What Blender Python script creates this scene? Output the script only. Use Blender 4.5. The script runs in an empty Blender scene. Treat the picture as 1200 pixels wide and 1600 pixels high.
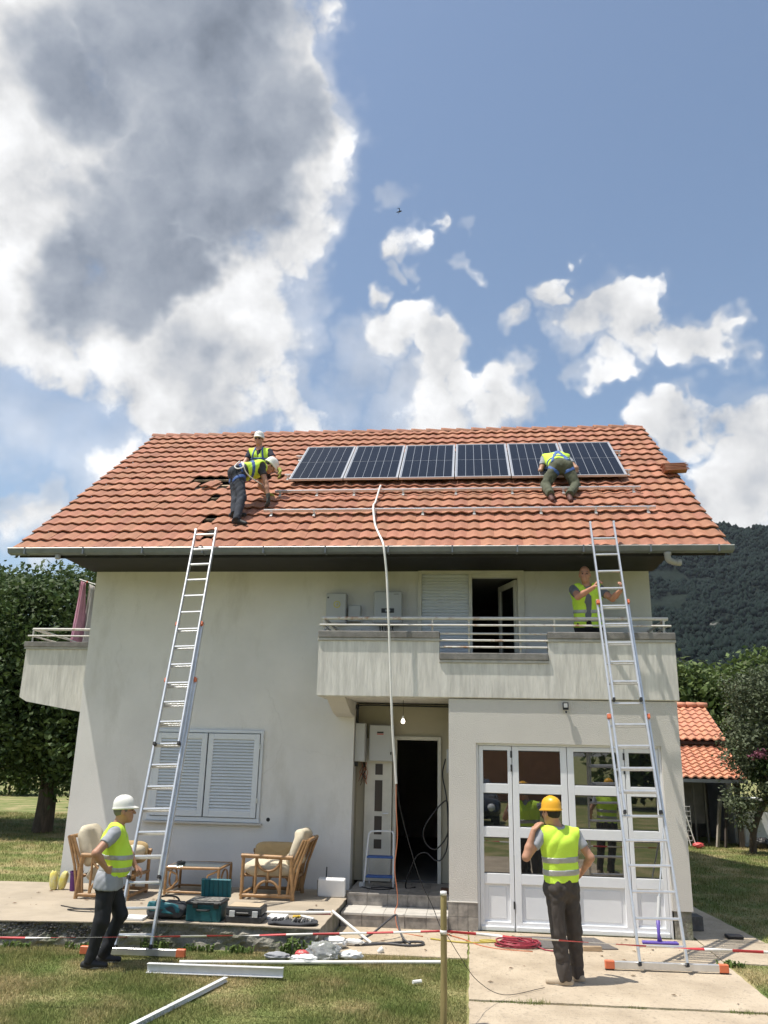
import bpy, math, random
import numpy as np
from mathutils import Vector, Matrix

rng = np.random.default_rng(11)
random.seed(5)
R = math.radians
scene = bpy.context.scene
COL = scene.collection

# ------------------------------------------------------------------ camera
cd = bpy.data.cameras.new('camera')
cd.sensor_fit = 'VERTICAL'; cd.sensor_height = 24.0; cd.lens = 24.0 * 1270 / 1600
cd.clip_start = 0.1; cd.clip_end = 20000
cam = bpy.data.objects.new('camera', cd); COL.objects.link(cam)
def cam_basis(pitch, yaw, roll):
    f = Vector((-math.sin(yaw) * math.cos(pitch), math.cos(yaw) * math.cos(pitch), math.sin(pitch)))
    r = f.cross(Vector((0, 0, 1))).normalized(); u = r.cross(f)
    c, s = math.cos(roll), math.sin(roll)
    return c * r + s * u, -s * r + c * u, f
cr, cu, cf = cam_basis(R(16.44), R(6.144), R(1.233))
cam.matrix_world = Matrix(((cr.x, cu.x, -cf.x, 0.0), (cr.y, cu.y, -cf.y, -11.62), (cr.z, cu.z, -cf.z, 2.2), (0, 0, 0, 1)))
scene.camera = cam

# ------------------------------------------------------------------ light: high summer sun, from the left behind the camera
SUN_TRAVEL = Vector((0.62, 0.27, -1.83)).normalized()
sl = bpy.data.lights.new('sun', 'SUN'); sl.energy = 4.3; sl.angle = R(0.53); sl.color = (1.0, 0.94, 0.84)
so = bpy.data.objects.new('sun', sl); COL.objects.link(so)
so.rotation_euler = SUN_TRAVEL.to_track_quat('-Z', 'Y').to_euler()
so.location = (-8, -10, 30)
SUN_DIR = -SUN_TRAVEL
sun_el = math.asin(SUN_DIR.z)
sun_az = math.atan2(SUN_DIR.x, SUN_DIR.y)

vs = scene.view_settings
vs.view_transform = 'Standard'; vs.look = 'None'; vs.gamma = 1.0; vs.use_curve_mapping = False
vs.exposure = 0.4
scene.cycles.max_bounces = 5; scene.cycles.diffuse_bounces = 3; scene.cycles.glossy_bounces = 3; scene.cycles.use_adaptive_sampling = True; scene.cycles.adaptive_threshold = 0.02; scene.cycles.transparent_max_bounces = 8
scene.cycles.use_denoising = True

# ------------------------------------------------------------------ sky: Nishita plus a field of cumulus
world = bpy.data.worlds.new('World'); scene.world = world; world.use_nodes = True
def build_world():
    nt = world.node_tree; N = nt.nodes; L = nt.links; N.clear()
    def nd(t, **k):
        n = N.new(t)
        for a, b in k.items(): setattr(n, a, b)
        return n
    def setin(n, i, v):
        if hasattr(v, 'links') and hasattr(v, 'is_output'): L.new(v, n.inputs[i])
        else: n.inputs[i].default_value = v
    def M(op, a, b=0.0, c=0.0, clamp=False):
        n = nd('ShaderNodeMath', operation=op, use_clamp=clamp)
        setin(n, 0, a); setin(n, 1, b)
        if op in ('MULTIPLY_ADD',): setin(n, 2, c)
        return n.outputs[0]
    def V(op, a, b=(0, 0, 0), sc=None):
        n = nd('ShaderNodeVectorMath', operation=op); setin(n, 0, a)
        if op != 'NORMALIZE' and op != 'SCALE': setin(n, 1, b)
        if sc is not None: n.inputs['Scale'].default_value = sc
        return n.outputs['Value'] if op == 'DOT_PRODUCT' else n.outputs[0]
    def ramp(x, a, b, lo=0.0, hi=1.0, smooth=True):
        n = nd('ShaderNodeMapRange', interpolation_type='SMOOTHSTEP' if smooth else 'LINEAR')
        setin(n, 'Value', x); n.inputs['From Min'].default_value = a; n.inputs['From Max'].default_value = b
        n.inputs['To Min'].default_value = lo; n.inputs['To Max'].default_value = hi
        return n.outputs[0]
    def noise(vec, scale, detail, rough, col=False, dist=0.0):
        n = nd('ShaderNodeTexNoise'); setin(n, 'Vector', vec); n.inputs['Scale'].default_value = scale
        n.inputs['Detail'].default_value = detail; n.inputs['Roughness'].default_value = rough
        n.inputs['Distortion'].default_value = dist
        return n.outputs['Color'] if col else n.outputs['Fac']
    def mix(f, a, b):
        n = nd('ShaderNodeMix', data_type='RGBA'); setin(n, 0, f); setin(n, 6, a); setin(n, 7, b)
        return n.outputs[2]
    sky = nd('ShaderNodeTexSky', sky_type='NISHITA', sun_disc=False)
    sky.sun_elevation = sun_el; sky.sun_rotation = sun_az; sky.altitude = 300; sky.air_density = 1.15; sky.dust_density = 1.6; sky.ozone_density = 1.6
    tc = nd('ShaderNodeTexCoord'); d0 = V('NORMALIZE', tc.outputs['Generated'])
    w = V('SUBTRACT', noise(d0, 5.0, 4, 0.6, True), (0.5, 0.5, 0.5))
    w2 = V('SUBTRACT', noise(d0, 17.0, 3, 0.65, True), (0.5, 0.5, 0.5))
    d = V('NORMALIZE', V('ADD', V('ADD', d0, V('SCALE', w, sc=0.20)), V('SCALE', w2, sc=0.065)))
    def blobs(lst, vec):
        acc = None
        for (dx, dy, dz, r, a) in lst:
            v = Vector((dx, dy, dz)).normalized(); c0, c1 = math.cos(R(r * 1.45)), math.cos(R(r * 0.5)); k = a / (c1 - c0)
            f = M('MULTIPLY_ADD', V('DOT_PRODUCT', vec, tuple(v)), k, -k * c0)
            acc = M('MAXIMUM', 0.0, f) if acc is None else M('MAXIMUM', acc, f)
        return acc
    def puff(vec, scale):
        n = nd('ShaderNodeTexVoronoi', feature='F1'); setin(n, 'Vector', vec); n.inputs['Scale'].default_value = scale
        n.inputs['Detail'].default_value = 1.0; n.inputs['Roughness'].default_value = 0.55; n.inputs['Lacunarity'].default_value = 2.3
        return M('SUBTRACT', 0.5, n.outputs['Distance'])
    def body(vec):
        return M('ADD', M('MULTIPLY', M('SUBTRACT', noise(vec, 7.5, 9, 0.64), 0.5), 1.75), M('MULTIPLY', puff(vec, 11.0), 0.50))
    cover = ramp(blobs(CLOUDS, d), 0.0, 1.15, 0.0, 1.1)
    # the rest of the sky carries the same kind of broken cumulus
    wide = M('MULTIPLY', ramp(noise(V('ADD', d0, (3.1, 1.7, 0.4)), 2.6, 3, 0.5), 0.45, 0.68), 0.8)
    back = ramp(V('DOT_PRODUCT', d0, tuple(cf)), 0.55, 0.30)
    cover = M('MAXIMUM', cover, M('MULTIPLY', wide, back))
    dw = V('ADD', d0, V('SCALE', w2, sc=0.02))
    f0 = body(dw); f1 = body(V('ADD', dw, (-0.022, -0.006, 0.034)))
    dens = M('ADD', cover, f0)
    alpha = ramp(dens, 0.42, 0.72)
    alpha = M('POWER', alpha, 0.8)
    veil = M('MULTIPLY', M('MULTIPLY', ramp(cover, 0.05, 0.6), ramp(noise(d0, 3.5, 4, 0.55), 0.28, 0.62)), 0.55)
    alpha = M('SUBTRACT', M('ADD', alpha, veil), M('MULTIPLY', alpha, veil))
    relief = M('SUBTRACT', f0, f1)
    thick = ramp(dens, 0.75, 1.7)
    dark = M('MULTIPLY', ramp(blobs(DARK, d), 0.0, 0.85), ramp(M('ADD', noise(d, 6.0, 4, 0.55), M('MULTIPLY', f0, 0.12)), 0.25, 0.62, 0.86, 1.0))
    lum = M('ADD', 0.90, M('MULTIPLY', relief, 0.60))
    tone = ramp(noise(d, 5.2, 5, 0.6), 0.36, 0.64)
    lum = M('MULTIPLY', lum, M('SUBTRACT', 1.0, M('MULTIPLY', thick, M('MULTIPLY_ADD', tone, 0.24, 0.05))))
    lum = M('MULTIPLY', lum, M('SUBTRACT', 1.0, M('MULTIPLY', dark, 0.57)))
    lum = M('MINIMUM', M('MAXIMUM', lum, 0.22), 1.12)
    tint = mix(ramp(lum, 0.2, 0.85), (0.80, 0.93, 1.16, 1), (0.985, 0.99, 1.0, 1))
    cl = nd('ShaderNodeVectorMath', operation='SCALE'); L.new(tint, cl.inputs[0])
    L.new(M('MULTIPLY', lum, CLOUD_GAIN), cl.inputs['Scale'])
    hs = nd('ShaderNodeHueSaturation'); L.new(sky.outputs[0], hs.inputs['Color']); hs.inputs['Saturation'].default_value = 0.93
    hs.inputs['Value'].default_value = SKY_GAIN; hs.inputs['Hue'].default_value = 0.497
    col = mix(alpha, hs.outputs[0], cl.outputs[0])
    bg = nd('ShaderNodeBackground'); L.new(col, bg.inputs[0]); bg.inputs[1].default_value = 0.085
    out = nd('ShaderNodeOutputWorld'); L.new(bg.outputs[0], out.inputs[0])
CLOUD_GAIN = 8.9
SKY_GAIN = 1.36
# direction, angular radius in degrees, amount
CLOUDS = [(-0.346, 0.857, 0.383, 5.4, 0.85), (-0.429, 0.808, 0.403, 3.7, 0.78), (-0.395, 0.856, 0.335, 6.4, 0.62), (-0.193, 0.897, 0.397, 3.1, 0.62), (-0.486, 0.8, 0.353, 4.4, 0.5), (-0.145, 0.879, 0.455, 2.6, 0.5), (-0.389, 0.616, 0.685, 12.0, 1.2), (-0.252, 0.667, 0.701, 5.6, 1.15), (-0.231, 0.736, 0.636, 5.4, 1.1), (-0.182, 0.741, 0.646, 2.2, 0.95), (-0.444, 0.707, 0.551, 11.0, 1.15), (-0.312, 0.782, 0.54, 7.9, 1.1), (-0.201, 0.797, 0.57, 3.5, 0.95), (-0.367, 0.809, 0.459, 7.2, 0.95), (-0.468, 0.749, 0.468, 5.1, 0.9), (-0.405, 0.828, 0.388, 3.5, 0.75), (-0.296, 0.863, 0.409, 4.8, 0.85), (-0.23, 0.883, 0.408, 2.6, 0.75), (-0.494, 0.764, 0.415, 2.3, 0.75), (-0.507, 0.828, 0.239, 2.0, 0.8), (-0.415, 0.852, 0.318, 2.5, 0.65), (-0.153, 0.662, 0.734, 1.4, 0.72), (-0.099, 0.879, 0.466, 2.0, 0.74), (-0.06, 0.873, 0.483, 1.8, 0.8), (-0.022, 0.89, 0.456, 2.3, 0.9), (0.012, 0.904, 0.428, 1.8, 0.8), (-0.031, 0.916, 0.401, 3.6, 0.8), (-0.101, 0.911, 0.401, 2.7, 0.62), (-0.105, 0.851, 0.515, 1.0, 0.64), (0.046, 0.916, 0.399, 2.4, 0.74), (0.088, 0.904, 0.418, 1.9, 0.78), (0.13, 0.845, 0.519, 1.4, 0.82), (0.084, 0.865, 0.495, 1.4, 0.7), (0.167, 0.863, 0.478, 2.1, 0.92), (0.216, 0.86, 0.462, 2.5, 1.0), (0.272, 0.853, 0.445, 1.9, 0.92), (0.189, 0.884, 0.427, 1.7, 0.8), (0.297, 0.839, 0.456, 1.0, 0.7), (0.326, 0.882, 0.34, 3.5, 0.98), (0.255, 0.899, 0.355, 2.5, 0.92), (0.301, 0.913, 0.275, 3.5, 0.92), (-0.049, 0.83, 0.555, 1.1, 0.62), (-0.026, 0.815, 0.579, 0.7, 0.58), (-0.066, 0.841, 0.537, 0.7, 0.5), (-0.08, 0.795, 0.601, 1.0, 0.54), (0.013, 0.81, 0.586, 0.8, 0.46), (0.015, 0.839, 0.544, 0.6, 0.48), (-0.452, 0.828, 0.333, 2.5, 0.42), (-0.375, 0.861, 0.344, 2.6, 0.5)]
DARK = [(-0.326, 0.691, 0.646, 3.6, 0.8), (-0.275, 0.649, 0.71, 5.9, 0.9), (-0.234, 0.71, 0.665, 4.1, 1.0), (-0.279, 0.744, 0.607, 4.2, 1.0), (-0.345, 0.739, 0.578, 3.4, 0.85), (-0.389, 0.767, 0.51, 4.4, 1.0), (-0.325, 0.794, 0.514, 2.7, 0.95), (-0.388, 0.633, 0.67, 3.2, 0.65), (-0.309, 0.854, 0.418, 2.8, 0.4), (0.314, 0.899, 0.304, 3.1, 0.35)]
build_world()
world.cycles.sampling_method = 'MANUAL'; world.cycles.sample_map_resolution = 512

# ------------------------------------------------------------------ helpers
def wmat(o):
    m = o.matrix_basis.copy()
    if o.parent: m = wmat(o.parent) @ o.matrix_parent_inverse @ m
    return m
def put(o, parent):
    COL.objects.link(o)
    if parent is not None:
        o.parent = parent; o.matrix_parent_inverse = wmat(parent).inverted()
    return o
def tag(o, label=None, cat=None, group=None, kind=None):
    if label: o['label'] = label
    if cat: o['category'] = cat
    if group: o['group'] = group
    if kind: o['kind'] = kind
    return o
def empty(name, loc, label=None, cat=None, group=None, rz=0.0, kind=None):
    o = bpy.data.objects.new(name, None); o.location = loc; o.rotation_euler = (0, 0, rz); o.empty_display_size = 0.1
    COL.objects.link(o); tag(o, label, cat, group, kind); return o
def copy_tree(o, parent=None, loc=None, rot=None):
    c = o.copy(); COL.objects.link(c)
    if parent is not None: c.parent = parent
    if loc is not None: c.location = loc
    if rot is not None: c.rotation_euler = rot
    for ch in list(o.children): copy_tree(ch, c)
    return c
def mesh_obj(name, verts, faces, mats, parent=None, smooth=False, midx=None):
    me = bpy.data.meshes.new(name)
    if isinstance(verts, np.ndarray) and isinstance(faces, np.ndarray):
        n = faces.shape[1]
        me.vertices.add(len(verts)); me.vertices.foreach_set('co', np.ascontiguousarray(verts, dtype=np.float32).ravel())
        me.loops.add(faces.size); me.loops.foreach_set('vertex_index', np.ascontiguousarray(faces, dtype=np.int32).ravel())
        me.polygons.add(len(faces)); me.polygons.foreach_set('loop_start', np.arange(0, faces.size, n, dtype=np.int32))
        me.polygons.foreach_set('loop_total', np.full(len(faces), n, dtype=np.int32))
        me.update(calc_edges=True)
    else:
        me.from_pydata([tuple(v) for v in verts], [], faces)
    for m in (mats if isinstance(mats, (list, tuple)) else [mats]): me.materials.append(m)
    if midx is not None: me.polygons.foreach_set('material_index', np.asarray(midx, dtype=np.int32))
    if smooth: me.polygons.foreach_set('use_smooth', np.ones(len(me.polygons), dtype=bool))
    me.validate(clean_customdata=False); me.update()
    return put(bpy.data.objects.new(name, me), parent)

def vec(p): return Vector(p)
def smooth_path(pts, n=6):
    P = [Vector(p) for p in pts]
    if len(P) < 3: return P
    out = []
    for i in range(len(P) - 1):
        p0 = P[i - 1] if i > 0 else P[i] * 2 - P[i + 1]
        p1, p2 = P[i], P[i + 1]
        p3 = P[i + 2] if i + 2 < len(P) else P[i + 1] * 2 - P[i]
        for k in range(n):
            t = k / n
            out.append(0.5 * ((2 * p1) + (p2 - p0) * t + (2 * p0 - 5 * p1 + 4 * p2 - p3) * t * t + (3 * p1 - p0 - 3 * p2 + p3) * t ** 3))
    out.append(P[-1]); return out
class MB:
    def __init__(s): s.v = []; s.f = []; s.m = []; s.mi = 0
    def add(s, verts, faces):
        o = len(s.v); s.v += [tuple(v) for v in verts]
        for f in faces: s.f.append(tuple(i + o for i in f)); s.m.append(s.mi)
        return s
    def box(s, x0, x1, y0, y1, z0, z1):
        v = [(x0, y0, z0), (x1, y0, z0), (x1, y1, z0), (x0, y1, z0), (x0, y0, z1), (x1, y0, z1), (x1, y1, z1), (x0, y1, z1)]
        return s.add(v, [(0, 3, 2, 1), (4, 5, 6, 7), (0, 1, 5, 4), (1, 2, 6, 5), (2, 3, 7, 6), (3, 0, 4, 7)])
    def obox(s, c, ax, ay, az, hx, hy, hz):
        c = Vector(c); ax = Vector(ax).normalized() * hx; ay = Vector(ay).normalized() * hy; az = Vector(az).normalized() * hz
        v = [c + ax * a + ay * b + az * d for a, b, d in ((-1, -1, -1), (1, -1, -1), (1, 1, -1), (-1, 1, -1), (-1, -1, 1), (1, -1, 1), (1, 1, 1), (-1, 1, 1))]
        return s.add(v, [(0, 3, 2, 1), (4, 5, 6, 7), (0, 1, 5, 4), (1, 2, 6, 5), (2, 3, 7, 6), (3, 0, 4, 7)])
    def beam(s, a, b, w, h, up=(0, 0, 1)):
        a = Vector(a); b = Vector(b); d = (b - a); up = Vector(up)
        sd = d.cross(up).normalized(); u2 = sd.cross(d).normalized()
        return s.obox((a + b) / 2, d, sd, u2, d.length / 2, w / 2, h / 2)
    def tube(s, pts, r, seg=8, flat=None):
        P = [Vector(p) for p in pts]; n = len(P); rs = r if isinstance(r, (list, tuple)) else [r] * n
        t0 = (P[1] - P[0]).normalized(); ref = Vector((0, 0, 1)) if abs(t0.z) < 0.9 else Vector((1, 0, 0))
        u = t0.cross(ref).normalized(); vs_ = []; o = 0
        for i in range(n):
            t = (P[min(i + 1, n - 1)] - P[max(i - 1, 0)])
            t = t.normalized() if t.length > 1e-9 else t0
            u = (u - t * u.dot(t)); u = u.normalized() if u.length > 1e-6 else t.cross(ref).normalized()
            w = t.cross(u)
            for k in range(seg):
                a = 2 * math.pi * k / seg; vs_.append(P[i] + (u * math.cos(a) + w * math.sin(a) * (flat or 1.0)) * rs[i])
        fs = []
        for i in range(n - 1):
            for k in range(seg):
                a = i * seg + k; b = i * seg + (k + 1) % seg; fs.append((a, b, b + seg, a + seg))
        fs.append(tuple(range(seg - 1, -1, -1))); fs.append(tuple((n - 1) * seg + k for k in range(seg)))
        return s.add(vs_, fs)
    def lathe(s, c, prof, seg=16, axis=(0, 0, 1), xdir=None):
        az = Vector(axis).normalized(); ax = Vector(xdir) if xdir else (Vector((1, 0, 0)) if abs(az.x) < 0.9 else Vector((0, 1, 0)))
        ax = (ax - az * ax.dot(az)).normalized(); ay = az.cross(ax); c = Vector(c); vs_ = []
        for (r, h) in prof:
            for k in range(seg):
                a = 2 * math.pi * k / seg; vs_.append(c + (ax * math.cos(a) + ay * math.sin(a)) * max(r, 1e-4) + az * h)
        fs = []
        for i in range(len(prof) - 1):
            for k in range(seg):
                a = i * seg + k; b = i * seg + (k + 1) % seg; fs.append((a, b, b + seg, a + seg))
        fs.append(tuple(range(seg - 1, -1, -1))); fs.append(tuple((len(prof) - 1) * seg + k for k in range(seg)))
        return s.add(vs_, fs)
    def prism(s, poly, axis, a, b):
        n = len(poly); vs_ = []
        for h in (a, b):
            for (p, q) in poly:
                vs_.append((h, p, q) if axis == 0 else (p, h, q) if axis == 1 else (p, q, h))
        fs = [tuple(range(n)), tuple(range(2 * n - 1, n - 1, -1))]
        for i in range(n): j = (i + 1) % n; fs.append((i, i + n, j + n, j))
        return s.add(vs_, fs)
    def build(s, name, mats, parent=None, smooth=False, bevel=0.0, seg=1, auto=None):
        o = mesh_obj(name, s.v, s.f, mats, parent, smooth, s.m if isinstance(mats, (list, tuple)) else None)
        import bmesh
        bm = bmesh.new(); bm.from_mesh(o.data); bmesh.ops.recalc_face_normals(bm, faces=bm.faces); bm.to_mesh(o.data); bm.free()
        if bevel:
            b = o.modifiers.new('bevel', 'BEVEL'); b.width = bevel; b.segments = seg; b.limit_method = 'ANGLE'
        if auto:
            o.data.polygons.foreach_set('use_smooth', np.ones(len(o.data.polygons), dtype=bool))
            try: o.data.set_sharp_from_angle(angle=R(auto))
            except Exception: pass
        return o

# ------------------------------------------------------------------ materials
def material(name, color, rough=0.7, var=0.0, vscale=3.0, col2=None, bump=0.0, bscale=40.0, metal=0.0, spec=0.5, coords='Object', stretch=None,
             rnd=0.0, detail=5.0, sheen=0.0, trans=0.0, stain=None, bdetail=4.0, ramp=(0.35, 0.65)):
    m = bpy.data.materials.new(name); m.use_nodes = True; nt = m.node_tree; N = nt.nodes; L = nt.links
    b = N['Principled BSDF']; b.inputs['Roughness'].default_value = rough; b.inputs['Metallic'].default_value = metal
    b.inputs['Specular IOR Level'].default_value = spec
    c = (*color, 1.0); b.inputs['Base Color'].default_value = c
    if trans: b.inputs['Transmission Weight'].default_value = trans
    if sheen: b.inputs['Sheen Weight'].default_value = sheen
    tc = N.new('ShaderNodeTexCoord'); src = tc.outputs[coords]
    if stretch:
        mp = N.new('ShaderNodeMapping'); mp.inputs['Scale'].default_value = stretch; L.new(src, mp.inputs[0]); src = mp.outputs[0]
    last = None
    if var or col2:
        n = N.new('ShaderNodeTexNoise'); n.inputs['Scale'].default_value = vscale; n.inputs['Detail'].default_value = detail; n.inputs['Roughness'].default_value = 0.6
        L.new(src, n.inputs['Vector'])
        mr = N.new('ShaderNodeMapRange'); mr.inputs['From Min'].default_value = ramp[0]; mr.inputs['From Max'].default_value = ramp[1]; L.new(n.outputs['Fac'], mr.inputs[0])
        mx = N.new('ShaderNodeMix'); mx.data_type = 'RGBA'; L.new(mr.outputs[0], mx.inputs[0])
        c2 = (*col2, 1.0) if col2 else tuple(max(0, min(1, x * (1 - var))) for x in color) + (1.0,)
        c1 = c if col2 else tuple(min(1, x * (1 + var * 0.6)) for x in color) + (1.0,)
        mx.inputs[6].default_value = c1; mx.inputs[7].default_value = c2; last = mx.outputs[2]
    if stain:
        scol, sscale, slo, shi, sstretch = stain
        mp = N.new('ShaderNodeMapping'); mp.inputs['Scale'].default_value = sstretch; L.new(tc.outputs[coords], mp.inputs[0])
        n = N.new('ShaderNodeTexNoise'); n.inputs['Scale'].default_value = sscale; n.inputs['Detail'].default_value = 7; n.inputs['Roughness'].default_value = 0.65
        L.new(mp.outputs[0], n.inputs['Vector'])
        mr = N.new('ShaderNodeMapRange'); mr.inputs['From Min'].default_value = slo; mr.inputs['From Max'].default_value = shi; L.new(n.outputs['Fac'], mr.inputs[0])
        mx = N.new('ShaderNodeMix'); mx.data_type = 'RGBA'; L.new(mr.outputs[0], mx.inputs[0])
        if last: L.new(last, mx.inputs[6])
        else: mx.inputs[6].default_value = c
        mx.inputs[7].default_value = (*scol, 1.0); last = mx.outputs[2]
    if rnd:
        oi = N.new('ShaderNodeObjectInfo'); ge = N.new('ShaderNodeNewGeometry')
        ad = N.new('ShaderNodeMath'); ad.operation = 'ADD'; L.new(oi.outputs['Random'], ad.inputs[0]); L.new(ge.outputs['Random Per Island'], ad.inputs[1])
        fr = N.new('ShaderNodeMath'); fr.operation = 'FRACT'; L.new(ad.outputs[0], fr.inputs[0])
        mr = N.new('ShaderNodeMapRange'); mr.inputs['To Min'].default_value = 1 - rnd; mr.inputs['To Max'].default_value = 1 + rnd * 0.7; L.new(fr.outputs[0], mr.inputs[0])
        h = N.new('ShaderNodeHueSaturation')
        if last: L.new(last, h.inputs['Color'])
        else: h.inputs['Color'].default_value = c
        L.new(mr.outputs[0], h.inputs['Value'])
        mr2 = N.new('ShaderNodeMapRange'); mr2.inputs['To Min'].default_value = 0.5 - rnd * 0.035; mr2.inputs['To Max'].default_value = 0.5 + rnd * 0.035
        m3 = N.new('ShaderNodeMath'); m3.operation = 'MULTIPLY'; m3.inputs[1].default_value = 7.31; L.new(fr.outputs[0], m3.inputs[0])
        m4 = N.new('ShaderNodeMath'); m4.operation = 'FRACT'; L.new(m3.outputs[0], m4.inputs[0]); L.new(m4.outputs[0], mr2.inputs[0]); L.new(mr2.outputs[0], h.inputs['Hue'])
        last = h.outputs[0]
    if last: L.new(last, b.inputs['Base Color'])
    if bump:
        n = N.new('ShaderNodeTexNoise'); n.inputs['Scale'].default_value = bscale; n.inputs['Detail'].default_value = bdetail; n.inputs['Roughness'].default_value = 0.6
        L.new(src, n.inputs['Vector'])
        bp = N.new('ShaderNodeBump'); bp.inputs['Strength'].default_value = 1.0; bp.inputs['Distance'].default_value = bump
        L.new(n.outputs['Fac'], bp.inputs['Height']); L.new(bp.outputs[0], b.inputs['Normal'])
    return m
def add_cracks(m, scale, colr, amt=1.0):
    nt = m.node_tree; N = nt.nodes; L = nt.links; b = N['Principled BSDF']; src = b.inputs['Base Color'].links[0].from_socket
    tc = N.new('ShaderNodeTexCoord'); n0 = N.new('ShaderNodeTexNoise'); n0.inputs['Scale'].default_value = 3.0; n0.inputs['Detail'].default_value = 6; L.new(tc.outputs['Object'], n0.inputs['Vector'])
    ad = N.new('ShaderNodeMix'); ad.data_type = 'VECTOR'; ad.inputs[0].default_value = 0.22; L.new(tc.outputs['Object'], ad.inputs[4]); L.new(n0.outputs['Color'], ad.inputs[5])
    v = N.new('ShaderNodeTexVoronoi'); v.feature = 'DISTANCE_TO_EDGE'; v.inputs['Scale'].default_value = scale; L.new(ad.outputs[1], v.inputs['Vector'])
    mr = N.new('ShaderNodeMapRange'); mr.inputs['From Min'].default_value = 0.0; mr.inputs['From Max'].default_value = 0.0045; mr.inputs['To Min'].default_value = amt; mr.inputs['To Max'].default_value = 0; L.new(v.outputs['Distance'], mr.inputs[0])
    n1 = N.new('ShaderNodeTexNoise'); n1.inputs['Scale'].default_value = 0.7; n1.inputs['Detail'].default_value = 3; L.new(tc.outputs['Object'], n1.inputs['Vector'])
    m2 = N.new('ShaderNodeMapRange'); m2.inputs['From Min'].default_value = 0.52; m2.inputs['From Max'].default_value = 0.62; L.new(n1.outputs['Fac'], m2.inputs[0])
    mu = N.new('ShaderNodeMath'); mu.operation = 'MULTIPLY'; L.new(mr.outputs[0], mu.inputs[0]); L.new(m2.outputs[0], mu.inputs[1])
    # small scuffs and mortar spots
    n2 = N.new('ShaderNodeTexNoise'); n2.inputs['Scale'].default_value = 9.0; n2.inputs['Detail'].default_value = 8; n2.inputs['Roughness'].default_value = .7; L.new(tc.outputs['Object'], n2.inputs['Vector'])
    m3 = N.new('ShaderNodeMapRange'); m3.inputs['From Min'].default_value = 0.66; m3.inputs['From Max'].default_value = 0.74; m3.inputs['To Max'].default_value = 0.45; L.new(n2.outputs['Fac'], m3.inputs[0])
    mx2 = N.new('ShaderNodeMath'); mx2.operation = 'MAXIMUM'; L.new(mu.outputs[0], mx2.inputs[0]); L.new(m3.outputs[0], mx2.inputs[1])
    mx = N.new('ShaderNodeMix'); mx.data_type = 'RGBA'; L.new(mx2.outputs[0], mx.inputs[0]); L.new(src, mx.inputs[6]); mx.inputs[7].default_value = (*colr, 1); L.new(mx.outputs[2], b.inputs['Base Color'])
def leafmat(name, col, var=0.35, tr=0.25):
    m = material(name, col, 0.6, rnd=var, spec=0.25); nt = m.node_tree; N = nt.nodes; L = nt.links
    b = N['Principled BSDF']; t = N.new('ShaderNodeBsdfTranslucent'); mx = N.new('ShaderNodeMixShader'); mx.inputs[0].default_value = tr
    src = b.inputs['Base Color'].links[0].from_socket
    L.new(src, t.inputs[0]); L.new(b.outputs[0], mx.inputs[1]); L.new(t.outputs[0], mx.inputs[2]); L.new(mx.outputs[0], N['Material Output'].inputs[0])
    return m

m_stucco = material('stucco', (0.735, 0.72, 0.69), 0.9, 0.06, 1.2, bump=0.004, bscale=90, stain=((0.56, 0.54, 0.49), 1.6, 0.54, 0.78, (1, 1, 0.35)))
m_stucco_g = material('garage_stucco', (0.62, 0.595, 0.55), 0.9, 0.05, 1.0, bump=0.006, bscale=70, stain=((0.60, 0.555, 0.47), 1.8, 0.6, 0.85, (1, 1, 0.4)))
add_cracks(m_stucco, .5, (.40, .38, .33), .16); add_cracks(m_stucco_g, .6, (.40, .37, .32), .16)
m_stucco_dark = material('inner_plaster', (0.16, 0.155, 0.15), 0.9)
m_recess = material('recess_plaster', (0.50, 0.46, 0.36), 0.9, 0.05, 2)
m_conc = material('weathered_concrete', (0.68, 0.66, 0.61), 0.92, 0.16, 14.0, bump=0.007, bscale=26, stretch=(1, 1, 0.14), stain=((0.47, 0.455, 0.42), 6.0, 0.50, 0.80, (1, 1, 0.16)))
m_coping = material('grey_coping', (0.22, 0.21, 0.195), 0.9, 0.25, 8, bump=0.004, bscale=60)
m_coping_l = material('pale_coping_lip', (0.44, 0.43, 0.40), 0.85, 0.15, 8)
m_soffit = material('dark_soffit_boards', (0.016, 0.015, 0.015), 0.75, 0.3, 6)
m_deck = material('attic_shade_board', (0.02, 0.018, 0.017), 0.95)  # near-black colour puts the unlit attic's shade under the missing tiles
m_batten = material('timber_batten', (0.42, 0.31, 0.20), 0.85, 0.3, 8, stretch=(0.3, 4, 4))
m_tile = material('terracotta', (0.375, 0.170, 0.104), 0.75, 0.16, 5.0, rnd=0.15, bump=0.0015, bscale=120, spec=0.35, stain=((0.25, 0.11, 0.075), 2.2, 0.56, 0.74, (1, 1, 1)))
m_tile_shed = material('new_terracotta', (0.58, 0.265, 0.165), 0.72, 0.1, 3.0, rnd=0.12, spec=0.3)
m_gutter = material('grey_gutter_metal', (0.17, 0.19, 0.21), 0.42, 0.15, 5, metal=0.2)
m_white = material('white_paint', (0.78, 0.79, 0.80), 0.45, 0.04, 3)
m_white_door = material('white_door_paint', (0.80, 0.815, 0.835), 0.4, 0.03, 3)
m_shutter = material('pale_shutter_plastic', (0.68, 0.71, 0.74), 0.5, 0.03, 3)
m_cream = material('aged_cream_frame', (0.68, 0.66, 0.59), 0.6, 0.08, 5)
m_alu = material('aluminium', (0.70, 0.71, 0.72), 0.36, 0.08, 12, metal=0.75)
m_alu_w = material('bright_aluminium', (0.78, 0.79, 0.80), 0.45, 0.06, 10, metal=0.25); m_alu_dull = material('dull_aluminium', (0.55, 0.55, 0.55), 0.5, 0.12, 10, metal=0.7)
m_orange = material('orange_plastic', (0.66, 0.17, 0.075), 0.5, 0.1, 8)
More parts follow.
